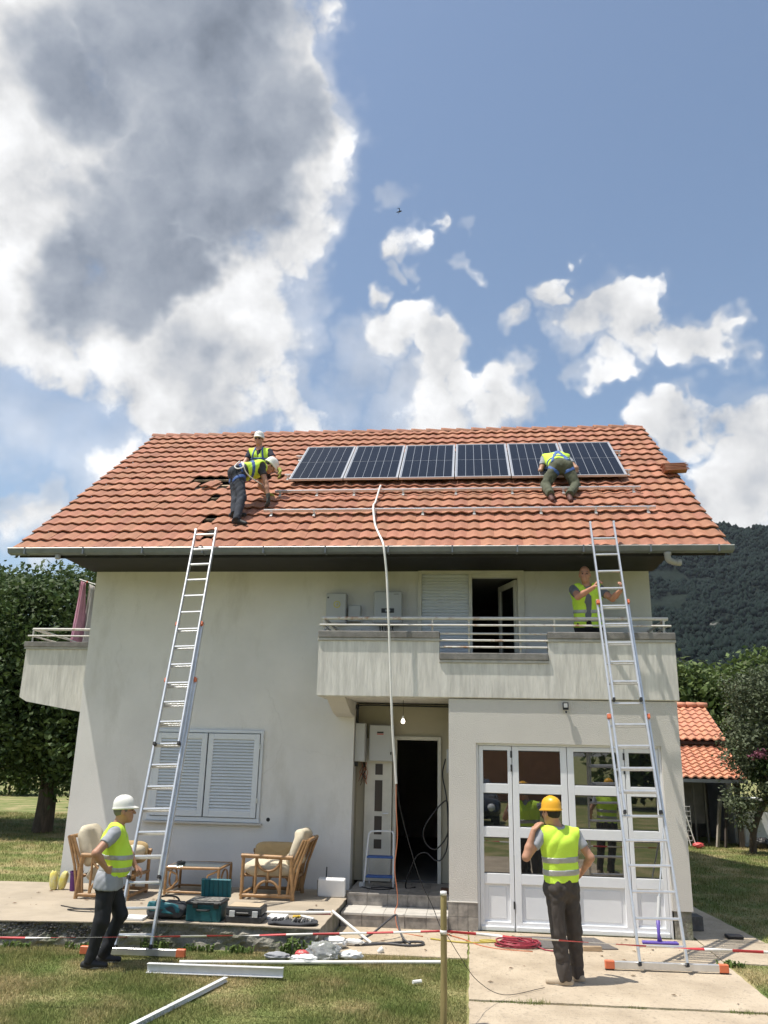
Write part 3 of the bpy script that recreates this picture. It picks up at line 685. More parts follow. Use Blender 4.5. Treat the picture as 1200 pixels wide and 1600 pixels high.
# ================================================================== SOLAR PANELS AND RAILS
def cell_mat():
    m = material('solar_cell', (0.010, 0.013, 0.024), 0.14, spec=0.10); nt = m.node_tree; N = nt.nodes; L = nt.links; b = N['Principled BSDF']
    tc = N.new('ShaderNodeTexCoord'); w = N.new('ShaderNodeTexWave'); w.wave_type = 'BANDS'; w.bands_direction = 'Y'; w.inputs['Scale'].default_value = 9.5; w.inputs['Distortion'].default_value = 0
    L.new(tc.outputs['Generated'], w.inputs['Vector'])
    mr = N.new('ShaderNodeMapRange'); mr.inputs['From Min'].default_value = 0.0; mr.inputs['From Max'].default_value = 0.10; L.new(w.outputs['Fac'], mr.inputs[0])
    mx = N.new('ShaderNodeMix'); mx.data_type = 'RGBA'; L.new(mr.outputs[0], mx.inputs[0]); mx.inputs[6].default_value = (0.022, 0.027, 0.042, 1); mx.inputs[7].default_value = (0.011, 0.013, 0.019, 1)
    L.new(mx.outputs[2], b.inputs['Base Color']); return m
m_cell = cell_mat()
m_back = material('cell_backsheet', (0.32, 0.34, 0.38), 0.3, spec=.25)
m_frame = material('anodised_frame', (0.62, 0.62, 0.62), 0.35, metal=0.6)
PANEL_LABELS = ['solar panel at the end of the row near the crouching roofers', 'second solar panel from the roofers in white helmets, above the hanging white conduit', 'third solar panel of the row counted from the roofers in white helmets',
                'fourth solar panel from the white-helmeted roofers, middle of the row', 'solar panel partly hidden by the kneeling roofer, fifth in the row', 'solar panel at the gable end of the row, beside the kneeling roofer']
def solar_panel(x0, u0, label, dh):
    pw, pl = .975, 1.955
    e = empty('solar_panel', rp(x0, u0, .12), label, 'solar panel', 'solar panels mounted in one row on the roof')
    def bx(xa, xb, ua, ub, h0, h1, name, mat, parent, bevel=0):
        c = rp(x0 + (xa + xb) / 2, u0 + (ua + ub) / 2, (h0 + h1) / 2 + dh)
        return MB().obox(c, (1, 0, 0), RU, RN, (xb - xa) / 2, (ub - ua) / 2, (h1 - h0) / 2).build(name, mat, parent, bevel=bevel)
    fr = MB()
    for xa, xb, ua, ub in ((0, pw, 0, .022), (0, pw, pl - .022, pl), (0, .022, .022, pl - .022), (pw - .022, pw, .022, pl - .022)):
        fr.obox(rp(x0 + (xa + xb) / 2, u0 + (ua + ub) / 2, .142 + dh), (1, 0, 0), RU, RN, (xb - xa) / 2, (ub - ua) / 2, .02)
    fr.build('frame', m_frame, e, bevel=.002)
    lam = bx(.022, pw - .022, .022, pl - .022, .146, .154, 'laminate', m_back, e)
    cw = (pw - .044 - .03) / 6; ch = (pl - .044 - .04) / 2
    for i in range(6):
        for j in range(2):
            bx(.037 + i * cw + .004, .037 + (i + 1) * cw - .004, .036 + j * (ch + .012), .036 + j * (ch + .012) + ch - .004, .1545, .1565, 'cell_string', m_cell, lam)
for i in range(6): solar_panel(-3.20 + i * .993, 2.70, PANEL_LABELS[i], [0, .002, -.001, .003, 0, .002][i])
def mount_rail(x0, x1, u, h, label, hooks):
    e = empty('mounting_rail', rp(x0, u, 0), label, 'mounting rail', 'aluminium mounting rails on the roof tiles')
    prof = [(-.02, 0), (.02, 0), (.02, .042), (.008, .042), (.008, .030), (-.008, .030), (-.008, .042), (-.02, .042)]
    v = []; n = len(prof)
    for x in (x0, x1):
        for a, b in prof: v.append(rp(x, u + a, h - .02 + b))
    f = [tuple(range(n)), tuple(range(2 * n - 1, n - 1, -1))] + [(i, i + n, (i + 1) % n + n, (i + 1) % n) for i in range(n)]
    MB().add(v, f).build('rail', m_alu, e)
    for x in hooks:
        hk = MB()
        hk.obox(rp(x, u - .03, h - .02), (1, 0, 0), RU, RN, .018, .006, .028)
        hk.obox(rp(x, u - .05, h - .05), (1, 0, 0), RU, RN, .02, .03, .004)
        hk.obox(rp(x, u - .085, h - .062), (1, 0, 0), RU, RN, .022, .02, .012)
        hk.build('roof_hook', m_alu, e, bevel=.002)
mount_rail(-3.34, 2.87, 2.20, .105, 'upper of two bare aluminium rails just below the solar panels', [-3.25, -2.6, -1.95, -1.1, -.2, .75, 1.6, 2.75])
mount_rail(-3.33, 2.92, 1.28, .105, 'lower of two bare aluminium rails, nearest the gutter', [-3.2, -2.49, -1.5, -.72, .1, 1.15, 2.0, 2.8])
mount_rail(-3.36, 2.88, 3.10, .095, 'aluminium rail under the lower edge of the solar panels', [-3.30, -2.2, -.9, .4, 1.6, 2.83])
mount_rail(-3.36, 2.90, 4.22, .095, 'aluminium rail under the upper edge of the solar panels', [-3.30, -2.2, -.9, .4, 1.6, 2.86])
# stack of removed tiles at the gable edge
st = empty('tile_stack', rp(3.38, 2.95, .05), 'stack of spare roof tiles left at the gable edge', 'tile stack')
for k in range(5):
    o = bpy.data.objects.new('stacked_tile', tme); COL.objects.link(o); o.parent = st; o.matrix_parent_inverse = wmat(st).inverted()
    o.matrix_basis = Matrix.Translation(Vector((3.42 + random.uniform(-.02, .02), 2.35 + .02 * k, 6.98 + .034 * k))) @ Matrix.Rotation(R(-88 + random.uniform(-3, 3)), 4, 'Z') @ Matrix.Rotation(R(8), 4, 'X')

# ================================================================== LADDERS
def ladder(name, B, T, secs, label, bar, rung0=.2, pitch=.27):
    B = Vector(B); T = Vector(T); d = (T - B).normalized(); L = (T - B).length
    sd = Vector((1, 0, 0)); sd = (sd - d * sd.dot(d)).normalized(); n = sd.cross(d).normalized()
    if n.y > 0: n = -n
    e = empty(name, B, label, 'ladder', 'long aluminium extension ladders')
    for (s0, s1, w, off) in secs:
        for sg in (-1, 1):
            c = B + d * ((s0 + s1) / 2) + sd * sg * w / 2 + n * off
            MB().obox(c, d, sd, n, (s1 - s0) / 2, .0125, .031).build('stile', m_alu, e, bevel=.005)
            for s in (s0, s1):
                MB().obox(B + d * s + sd * sg * w / 2 + n * off, d, sd, n, .018, .0145, .033).build('end_cap', m_black if s == s0 else m_alu, e)
        k = 0
        while True:
            s = rung0 + pitch * k; k += 1
            if s > s1 - .05: break
            if s < s0 + .05: continue
            a = B + d * s + n * off
            MB().obox(a, sd, d, n, w / 2 - .012, .013, .016).build('rung', m_alu, e, bevel=.005)
    for i in range(len(secs) - 1):
        s1 = secs[i][1]; w = secs[i][2]; off = secs[i][3]
        for sg in (-1, 1):
            MB().obox(B + d * (s1 - .03) + sd * sg * (w / 2 - .006) + n * (off + .04), d, sd, n, .028, .021, .028).build('guide_bracket', m_orange, e, bevel=.004)
    a, b = Vector(bar[0]), Vector(bar[1]); bd = (b - a).normalized()
    MB().beam(a, b, .045, .070).build('stabiliser_bar', m_alu, e, bevel=.004)
    for p, sg in ((a, 1), (b, -1)):
        MB().beam(p - bd * .015 * sg, p + bd * .085 * sg, .055, .080).build('bar_end_cap', m_orange, e, bevel=.006)
        MB().beam(p - bd * .012 * sg + Vector((0, 0, -.048)), p + bd * .075 * sg + Vector((0, 0, -.048)), .05, .02).build('rubber_foot', m_black, e, bevel=.003)
ladder('extension_ladder', (-3.68, -2.08, .10), (-3.93, .02, 5.42), [(0, 3.2, .40, 0), (.70, 4.02, .355, .058), (2.26, 5.60, .31, .116)],
       'tall three-section aluminium ladder beside the man in the white helmet, leaning on the gutter', ((-4.24, -2.12, .058), (-3.11, -2.06, .058)), .12)
ladder('extension_ladder', (2.02, -1.75, .10), (1.91, .02, 5.47), [(0, 2.74, .49, 0), (1.55, 4.32, .405, .058), (2.90, 5.56, .33, .116)],
       'tall three-section aluminium ladder in front of the garage doors, held by the bald man', ((1.43, -1.72, .072), (2.69, -1.66, .072)), .17)

# ================================================================== SERVICES ON THE WALLS
cp = smooth_path([rp(-1.50, 2.36, .13), rp(-1.50, 2.20, .165), rp(-1.535, 1.75, .07), rp(-1.52, 1.29, .16), rp(-1.45, .8, .075), rp(-1.36, .42, .075), (-1.255, -.12, 5.17), (-1.215, -.215, 5.02), (-1.17, -.205, 4.63), (-1.135, -.20, 4.06), (-1.115, -.19, 3.71), (-1.08, -.18, 3.01), (-1.05, -.15, 2.45), (-1.02, -.12, 2.1), (-.995, -.1, 1.79)], 6)
tag(MB().tube(cp, .0165, 10).build('conduit', m_pvc_white, None, auto=40), 'long white flexible conduit hanging from the roof past the balcony to the entrance', 'conduit')
m_wire_o = material('orange_wire', (0.50, 0.17, 0.08), 0.5); m_wire_k = material('black_cable', (0.012, 0.012, 0.012), 0.45); m_wire_y = material('yellow_wire', (0.45, 0.36, 0.07), 0.5)
m_wire_r = material('red_cable', (0.30, 0.03, 0.05), 0.45)
def cable(name, pts, r, mat, label, n=6, cat='cable', group=None):
    return tag(MB().tube(smooth_path(pts, n), r, 7).build(name, mat, None, smooth=True), label, cat, group)
cable('wire', [(-.995, -.1, 1.80), (-.99, -.1, 1.5), (-.97, -.09, 1.1), (-1.0, -.08, .75), (-.96, -.09, .45), (-.955, -.1, .31), (-.98, -.14, .24), (-.97, -.2, .19), (-.90, -.3, .03), (-.6, -.5, .022)], .006, m_wire_o, 'orange wire hanging out of the white conduit in front of the dark doorway')
cable('wire', [(-.992, -.1, 1.80), (-.93, -.09, 1.45), (-.80, -.08, 1.0), (-.66, -.07, .6), (-.5, -.1, .3), (-.38, -.2, .06), (-.25, -.4, .025)], .005, m_wire_k, 'thin black wire slanting across the dark doorway from the conduit end')
lc = [(-.36, .9, 2.12), (-.40, .8, 1.9), (-.34, .6, 1.62), (-.315, .5, 1.3), (-.33, .5, 1.1), (-.48, .55, .92), (-.62, .6, .98), (-.66, .6, 1.15), (-.55, .6, 1.35), (-.36, .6, 1.55), (-.315, .55, 1.45), (-.32, .5, 1.0), (-.40, .5, .80), (-.5, .55, .78), (-.62, .62, .86), (-.76, .75, .80), (-.88, .9, .55), (-.93, 1.0, .345), (-.80, 1.1, .342)]
cable('looped_cable', lc, .010, m_wire_k, 'thick black cable hanging in loops at the edge of the doorway')
def wallbox(name, x0, x1, y0, y1, z0, z1, label, cat, mat=m_grey_box, group=None):
    e = empty(name, ((x0 + x1) / 2, y1, z0), label, cat, group)
    MB().box(x0, x1, y0 + .02, y1, z0, z1).build('case', mat, e, bevel=.006)
    d = MB().box(x0 + .006, x1 - .006, y0, y0 + .018, z0 + .006, z1 - .006).build('door', mat, e, bevel=.006)
    return e, d
e, d = wallbox('meter_box', -1.555, -1.18, 1.36, 1.55, 2.06, 2.60, 'grey electrical cabinet with small warning sticker beside the front door', 'electrical cabinet')
MB().box(-1.43, -1.33, 1.356, 1.3595, 2.475, 2.50).build('sticker', m_darkgrey, d); MB().box(-1.43, -1.33, 1.3565, 1.3595, 2.455, 2.47).build('sticker', material('red_print', (.5, .08, .06), .5), d)
MB().box(-1.22, -1.20, 1.345, 1.36, 2.16, 2.20).build('latch', m_black, d)
e, d = wallbox('meter_box', -1.76, -1.60, 1.22, 1.44, 2.05, 2.62, 'grey meter box fixed in the corner of the entrance recess', 'electrical cabinet')
MB().box(-1.75, -1.70, 1.215, 1.25, 1.98, 2.045).build('cable_gland', m_black, e)
mb = MB()
for k in range(14):
    p = Vector((-1.64 + random.uniform(-.03, .05), 1.40, 2.04)); pts = [p]
    for j in range(5): p = p + Vector((random.uniform(-.035, .035), random.uniform(-.03, .03), -.055 * random.uniform(.3, 1.5))); pts.append(p)
    mb.mi = k % 3; mb.tube(smooth_path(pts, 3), .004, 5)
tag(mb.build('wire_bundle', [m_wire_o, m_wire_k, material('brown_wire', (.18, .07, .05), .5)], None, smooth=True), 'tangle of loose coloured wires hanging under the grey meter boxes', 'wires')
tag(MB().tube([(-1.735, 1.30, 2.62), (-1.735, 1.30, 2.90)], .02, 8).tube(smooth_path([(-1.735, 1.28, 2.88), (-1.6, 1.40, 2.90), (-1.2, 1.56, 2.905), (-.32, 1.575, 2.90)], 4), .011, 7).tube([(-1.76, 1.26, 2.87), (-1.71, 1.26, 2.87)], .035, 10).build('cable_duct', m_darkgrey, None, auto=40), 'dark conduit run along the top of the entrance recess', 'conduit')
e, d = wallbox('junction_box', -.345, -.292, .92, 1.10, 1.92, 2.26, 'narrow grey junction box on the garage side of the doorway', 'junction box')
# bulb
bl = empty('light_bulb', (-.97, .6, 2.60), 'small lit light bulb hanging above the entrance', 'light bulb')
m_bulb = bpy.data.materials.new('lit_bulb'); m_bulb.use_nodes = True
_b = m_bulb.node_tree.nodes['Principled BSDF']; _b.inputs['Emission Color'].default_value = (1, .9, .75, 1); _b.inputs['Emission Strength'].default_value = 3.0; _b.inputs['Base Color'].default_value = (.9, .88, .8, 1)
MB().lathe((-.97, .6, 2.60), [(.004, 0), (.02, .006), (.03, .025), (.028, .045), (.016, .065), (.014, .075)], 14).build('glass', m_bulb, bl, smooth=True)
MB().lathe((-.97, .6, 2.676), [(.016, 0), (.016, .03), (.008, .036)], 12).build('socket', m_white, bl, auto=40)
MB().tube([(-.97, .6, 2.71), (-.965, .6, 2.80), (-.97, .6, 2.94)], .003, 5).build('flex', m_wire_k, bl)
# inverter and isolator boxes on the balcony wall
e, d = wallbox('isolator_box', -2.25, -1.925, W - .16, W - .002, 4.12, 4.60, 'grey switch box with round yellow warning sign on the balcony wall', 'switch box')
MB().lathe((-2.07, W - .161, 4.42), [(.055, 0), (.055, .002)], 20, (0, -1, 0)).build('warning_sign', material('yellow_print', (.62, .55, .05), .5), d)
MB().lathe((-2.07, W - .1635, 4.42), [(.042, 0), (.042, .001)], 20, (0, -1, 0)).build('warning_ring', m_grey_box, d)
MB().add([(-2.062, W - .166, 4.45), (-2.085, W - .166, 4.415), (-2.07, W - .166, 4.415), (-2.078, W - .166, 4.385), (-2.05, W - .166, 4.425), (-2.066, W - .166, 4.425)], [(0, 1, 2, 3, 4, 5)]).build('warning_symbol', material('yellow_print2', (.55, .48, .04), .5), d)
for z in (4.20, 4.53): MB().lathe((-2.215, W - .161, z), [(.014, 0), (.014, .006)], 12, (0, -1, 0)).build('lock', m_black, d)
e, d = wallbox('small_box', -1.90, -1.70, W - .11, W - .002, 4.16, 4.42, 'small grey junction box between the switch box and the inverter', 'junction box')
iv = empty('inverter', (-1.26, W, 4.1), 'light grey solar inverter with dark oval display on the balcony wall', 'inverter')
MB().box(-1.485, -1.04, W - .19, W - .03, 4.12, 4.63).build('case', m_grey_box, iv, bevel=.03, seg=3)
MB().box(-1.36, -1.16, W - .197, W - .188, 4.285, 4.355).build('display', m_darkgrey, iv, bevel=.02, seg=3)
MB().box(-1.30, -1.22, W - .20, W - .196, 4.305, 4.335).build('screen', m_grey_box, iv)
MB().box(-1.17, -1.09, W - .193, W - .189, 4.575, 4.585).build('maker_plate', m_coping, iv)
mb = MB()
for k in range(6): mb.tube(smooth_path([(-1.38 + k * .04, W - .12, 4.12), (-1.38 + k * .04, W - .12, 4.02), (-1.36 + k * .05, W - .06, 3.9), (-1.5 + k * .02, W - .02, 3.6)], 3), .011, 6)
mb.build('cables', m_wire_k, iv)
tag(MB().box(-1.86, -1.68, W - .06, W - .002, 3.70, 4.05).build('white_trunking', m_grey_box, None), 'pale cable trunking below the switch boxes on the balcony', 'trunking')
# flood light above the garage doors
fl = empty('flood_light', (1.30, 0, 2.80), 'small black flood light above the garage doors', 'flood light')
MB().box(1.262, 1.338, -.075, -.045, 2.80, 2.90).build('head', m_black, fl, bevel=.005)
MB().box(1.275, 1.325, -.078, -.0752, 2.83, 2.885).build('lens', m_grey_box, fl)
MB().box(1.285, 1.315, -.05, -.001, 2.83, 2.86).lathe((1.305, -.06, 2.785), [(.008, 0), (.014, -.012), (.006, -.03)], 8).build('bracket', m_black, fl)

# ================================================================== PEOPLE (smooth implicit bodies turned into meshes)
def surface_nets(V, origin, h):
    nx, ny, nz = V.shape
    ins = V < 0
    c = [ins[i:nx - 1 + i, j:ny - 1 + j, k:nz - 1 + k] for i in (0, 1) for j in (0, 1) for k in (0, 1)]
    s = sum(a.astype(np.int8) for a in c)
    act = (s > 0) & (s < 8); idx = np.argwhere(act)
    ids = -np.ones(act.shape, np.int32); ids[act] = np.arange(len(idx))
    acc = np.zeros((len(idx), 3)); cnt = np.zeros(len(idx))
    cor = [(i, j, k) for i in (0, 1) for j in (0, 1) for k in (0, 1)]
    for a in range(8):
        for b in range(a + 1, 8):
            A, B = np.array(cor[a]), np.array(cor[b])
            if np.abs(A - B).sum() != 1: continue
            va = V[idx[:, 0] + A[0], idx[:, 1] + A[1], idx[:, 2] + A[2]]; vb = V[idx[:, 0] + B[0], idx[:, 1] + B[1], idx[:, 2] + B[2]]
            m = (va < 0) != (vb < 0); t = np.where(m, va / np.where(m, va - vb, 1), 0)
            acc += np.where(m[:, None], A + (B - A) * t[:, None], 0); cnt += m
    verts = (idx + acc / cnt[:, None]) * h + origin
    faces = []
    for ax in range(3):
        sl0 = [slice(None)] * 3; sl1 = [slice(None)] * 3; sl0[ax] = slice(0, -1); sl1[ax] = slice(1, None)
        a = ins[tuple(sl0)]; b = ins[tuple(sl1)]
        e = np.argwhere(a != b)
        o1, o2 = [i for i in range(3) if i != ax]
        e = e[(e[:, o1] > 0) & (e[:, o2] > 0) & (e[:, o1] < V.shape[o1] - 1) & (e[:, o2] < V.shape[o2] - 1)]
        def cell(d1, d2):
            q = e.copy(); q[:, o1] += d1; q[:, o2] += d2; return ids[q[:, 0], q[:, 1], q[:, 2]]
        q = np.stack([cell(-1, -1), cell(0, -1), cell(0, 0), cell(-1, 0)], -1)
        flip = a[e[:, 0], e[:, 1], e[:, 2]]
        if ax == 1: flip = ~flip
        q[~flip] = q[~flip][:, ::-1]
        faces.append(q)
    F = np.concatenate(faces); F = F[(F >= 0).all(1)]
    return verts, F
class Sdf:
    def __init__(s): s.p = []; s.cuts = []; s.noise = None
    def cap(s, a, b, ra, rb=None, k=.03, neg=False, cut=None):
        s.p.append(('c', np.array(a, float), np.array(b, float), ra, ra if rb is None else rb, k, neg, cut)); return s
    def ell(s, c, r, ax, k=.02, neg=False):
        s.p.append(('e', np.array(c, float), np.array(r, float), np.array(ax, float), 0, k, neg, None)); return s
    def plane(s, pt, n): s.cuts.append(('p', np.array(pt, float), np.array(n, float) / np.linalg.norm(n))); return s
    def band(s, pt, n, hw): s.cuts.append(('b', np.array(pt, float), np.array(n, float) / np.linalg.norm(n), hw)); return s
    def clone(s, grow=0.0):
        o = Sdf(); o.cuts = list(s.cuts); o.noise = s.noise
        for q in s.p:
            if q[0] == 'c': o.p.append(('c', q[1], q[2], q[3] + (grow if not q[6] else -grow), q[4] + (grow if not q[6] else -grow), q[5], q[6], q[7]))
            else: o.p.append(('e', q[1], q[2] + grow, q[3], 0, q[5], q[6], q[7]))
        return o
    def one(s, q, P):
        if q[0] == 'c':
            a, b = q[1], q[2]; ba = b - a; L = ba @ ba; pa = P - a
            hh = np.clip(pa @ ba / max(L, 1e-9), 0, 1)
            d = np.linalg.norm(pa - hh[:, None] * ba, axis=1) - (q[3] + (q[4] - q[3]) * hh)
        else:
            l = (P - q[1]) @ q[3].T; kk = np.linalg.norm(l / q[2], axis=1); k2 = np.linalg.norm(l / (q[2] ** 2), axis=1)
            d = np.where(k2 > 1e-9, kk * (kk - 1) / np.maximum(k2, 1e-9), -q[2].min())
        if q[7] is not None:
            for (pt, n) in q[7]: d = np.maximum(d, (P - pt) @ n)
        return d
    def field(s, P, prims=None):
        d = None
        for q in (s.p if prims is None else prims):
            v = s.one(q, P); k = q[5]
            if d is None: d = v; continue
            if q[6]:
                v = -v; hh = np.clip(.5 - .5 * (v - d) / k, 0, 1) if k > 0 else 0
                d = np.maximum(d, v) if k <= 0 else (v * (1 - hh) + d * hh + k * hh * (1 - hh))
            else:
                hh = np.clip(.5 + .5 * (v - d) / k, 0, 1); d = v * (1 - hh) + d * hh - k * hh * (1 - hh)
        if s.noise:
            amp, wv = s.noise
            f = np.zeros(len(P))
            for i, (w, ph) in enumerate(wv):
                x = np.sin(P @ w + ph + 1.6 * np.sin(P @ (w[[1, 2, 0]] * .45) + ph)); f += (x if i % 2 else 1 - 2 * np.abs(x) ** .8)
            d = d + amp * f / len(wv) ** .5
        for cc in s.cuts:
            x = (P - cc[1]) @ cc[2]
            d = np.maximum(d, x if cc[0] == 'p' else np.abs(x) - cc[3])
        return d
    def mesh(s, h):
        lo = np.min([np.minimum(q[1], q[2]) - max(q[3], q[4]) if q[0] == 'c' else q[1] - q[2].max() for q in s.p if not q[6]], 0) - 3 * h
        hi = np.max([np.maximum(q[1], q[2]) + max(q[3], q[4]) if q[0] == 'c' else q[1] + q[2].max() for q in s.p if not q[6]], 0) + 3 * h
        bs = 12; nb = np.ceil((hi - lo) / (h * bs)).astype(int); n = nb * bs
        V = np.ones(tuple(n), np.float32)
        rad = bs * h * math.sqrt(3) / 2
        bi = np.stack(np.meshgrid(*[np.arange(k) for k in nb], indexing='ij'), -1).reshape(-1, 3)
        bc = lo + (bi + .5) * bs * h - h * .5
        D = np.stack([s.one(q, bc) for q in s.p], -1); neg = np.array([q[6] for q in s.p])
        Dp = np.where(neg[None], 1e3, D); dm = Dp.min(1)
        g = np.stack(np.meshgrid(*[np.arange(bs)] * 3, indexing='ij'), -1).reshape(-1, 3) * h
        for i in range(len(bi)):
            x, y, z = bi[i] * bs
            if dm[i] > rad + .03: continue
            keep = [q for j, q in enumerate(s.p) if (not q[6] and D[i, j] < dm[i] + 2 * rad + .07) or (q[6] and D[i, j] < rad + .04)]
            P = lo + np.array([x, y, z]) * h + g
            V[x:x + bs, y:y + bs, z:z + bs] = s.field(P, keep).reshape(bs, bs, bs)
        return surface_nets(V, lo, h)
    def build(s, name, mat, parent, h=.011):
        v, f = s.mesh(h)
        if len(f) == 0: return None
        return mesh_obj(name, v, f, mat, parent, True)
def folds(seed, n, freq):
    r = np.random.default_rng(seed); out = []
    for i in range(n):
        w = r.normal(size=3) * np.array([1, 1, .62]); w /= np.linalg.norm(w); out.append((w * freq * r.uniform(.6, 1.4), r.uniform(0, 6.28)))
    return out
A = lambda *t: np.array(t, float)
def nrm(v): v = np.array(v, float); return v / np.linalg.norm(v)
m_skin = material('skin', (0.45, 0.24, 0.155), 0.5, 0.10, 9, spec=0.4)
m_skin_red = material('sunburnt_skin', (0.52, 0.26, 0.175), 0.48, 0.10, 9, spec=0.4)
m_hair = material('dark_hair', (0.018, 0.014, 0.011), 0.8)
m_hair_g = material('grey_hair', (0.15, 0.14, 0.13), 0.8)
m_vest = material('hi_vis_yellow', (0.62, 0.90, 0.075), 0.75, 0.06, 6, bump=0.002, bscale=60)
m_refl = material('reflective_tape', (0.42, 0.42, 0.41), 0.35, 0.08, 20, metal=0.3)
m_shirt_grey = material('grey_cotton', (0.33, 0.345, 0.375), 0.9, 0.08, 8)
m_shirt_dark = material('charcoal_cotton', (0.045, 0.048, 0.055), 0.9, 0.15, 8)
m_shirt_navy = material('navy_cotton', (0.012, 0.015, 0.034), 0.9, 0.15, 8)
m_tr_black = material('black_tracksuit', (0.009, 0.010, 0.014), 0.7, 0.2, 8)
m_tr_brown = material('brown_work_trousers', (0.062, 0.052, 0.046), 0.85, 0.15, 10)
m_tr_olive = material('olive_work_trousers', (0.085, 0.092, 0.058), 0.9, 0.18, 10)
m_tr_jean = material('dark_jeans', (0.030, 0.036, 0.050), 0.9, 0.30, 8)
m_helm_w = material('white_helmet', (0.80, 0.79, 0.74), 0.35, 0.04, 4)
m_helm_y = material('yellow_helmet', (0.78, 0.40, 0.02), 0.35, 0.05, 4)
m_strap_b = material('blue_webbing', (0.06, 0.13, 0.36), 0.7, 0.1, 20)
m_shoe_k = material('black_shoe', (0.015, 0.015, 0.017), 0.6); m_shoe_b = material('beige_shoe', (0.45, 0.37, 0.27), 0.8, 0.1, 8)
m_sole = material('pale_sole', (0.40, 0.39, 0.36), 0.7)
m_glove = material('work_glove', (0.05, 0.055, 0.05), 0.9, 0.2, 10); m_glove_y = material('yellow_work_glove', (0.40, 0.42, 0.10), 0.9, 0.2, 10)
m_eye = material('dark_eye', (0.015, 0.012, 0.010), 0.3)

def hand(S, wr, d, n, t, curl=.5, scale=1.0, spread=.0):
    d = nrm(d); n = nrm(n - d * (n @ d)); t = nrm(t - d * (t @ d) - n * (t @ n)); sc = scale
    for i in range(4):
        off = t * (.030 - .0205 * i) * sc
        S.cap(wr + d * .012 * sc + off * .55, wr + d * .083 * sc + off, .0155 * sc, .0125 * sc, k=.012)
    for i, ln in enumerate((.068, .078, .072, .055)):
        b = wr + d * .083 * sc + t * (.030 - .0205 * i) * sc; a1 = curl * .7; a2 = curl * 1.7; a3 = curl * 2.3
        dd = d + t * spread * (1.5 - i) * .12
        p = b; 
        for a, fr, r0 in ((a1, .45, .0105), (a2, .32, .0095), (a3, .26, .0085)):
            q = p + nrm(dd * math.cos(a) + n * math.sin(a)) * ln * fr * 1.12 * sc
            S.cap(p, q, r0 * sc, (r0 - .0008) * sc, k=.005); p = q
    b = wr + d * .022 * sc + t * .024 * sc; p = b + nrm(d * .7 + t * .75 + n * .25) * .040 * sc; q = p + nrm(d * .85 + t * .25 + n * (.3 + curl * .5)) * .034 * sc; r = q + nrm(d * .8 + n * (.3 + curl * .7)) * .026 * sc
    S.cap(b, p, .0155 * sc, .013 * sc, k=.012); S.cap(p, q, .0122 * sc, .0110 * sc, k=.005); S.cap(q, r, .0108 * sc, .0092 * sc, k=.005)
def head(S, hd, face, up, nk):
    up = nrm(up); face = nrm(face - up * (face @ up)); sd = np.cross(face, up); ax = np.array([sd, face, up])
    S.cap(nk, hd - up * .03 - face * .012, .060, .055, k=.03)
    S.ell(hd + up * .030 - face * .012, (.076, .096, .098), ax, k=.03)
    S.ell(hd + face * .025 - up * .045, (.058, .070, .072), ax, k=.03)
    S.ell(hd + face * .060 - up * .095, (.030, .026, .020), ax, k=.025)
    S.cap(hd + face * .072 + up * .030 - sd * .034, hd + face * .072 + up * .030 + sd * .034, .014, k=.016)
    for s in (-1, 1):
        S.ell(hd + face * .094 + up * .012 + sd * s * .032, (.019, .016, .011), ax, k=.008, neg=True)
        S.ell(hd + sd * s * .077 - up * .005 - face * .008, (.011, .020, .034), ax, k=.006)
        S.ell(hd + face * .070 - up * .012 + sd * s * .040, (.022, .020, .018), ax, k=.02)
    S.cap(hd + face * .088 + up * .020, hd + face * .112 - up * .022, .009, .014, k=.010)
    S.cap(hd + face * .086 - up * .056 - sd * .018, hd + face * .086 - up * .056 + sd * .018, .0085, k=.008)
    S.cap(hd + face * .082 - up * .070 - sd * .014, hd + face * .082 - up * .070 + sd * .014, .0085, k=.008)
    return ax
def helmet(hd, ax, mat, parent, k=1.0):
    sd, fc, up = [Vector(a) for a in ax]; c = Vector(hd) + up * .038 - fc * .008
    n = 36; prof = [(1.02, -.010, 1), (1.075, -.004, 1), (1.085, .003, 1), (1.035, .012, .35), (1.015, .024, 0), (1.0, .045, 0), (.955, .078, 0), (.84, .108, 0), (.66, .130, 0), (.42, .145, 0), (.18, .152, 0), (.02, .153, 0)]
    v = []; f = []
    for (r, z, br) in prof:
        for i in range(n):
            a = 2 * math.pi * i / n; ca, sa = math.cos(a), math.sin(a)
            rx, ry = .104 * k * r, .128 * k * r
            ry += .048 * k * br * max(0, ca) ** 2
            rib = .005 * k * max(0, 1 - abs(sa) * 4.5) * (1 if z > .06 else 0)
            v.append(c + sd * sa * rx + fc * (ca * ry) + up * ((z - (.010 * br * max(0, ca))) * k + rib))
    for j in range(len(prof) - 1):
        for i in range(n): a = j * n + i; b = j * n + (i + 1) % n; f.append((a, b, b + n, a + n))
    f.append(tuple(range(n - 1, -1, -1)))
    o = MB().add(v, f).build('helmet', mat, parent, auto=55); return o

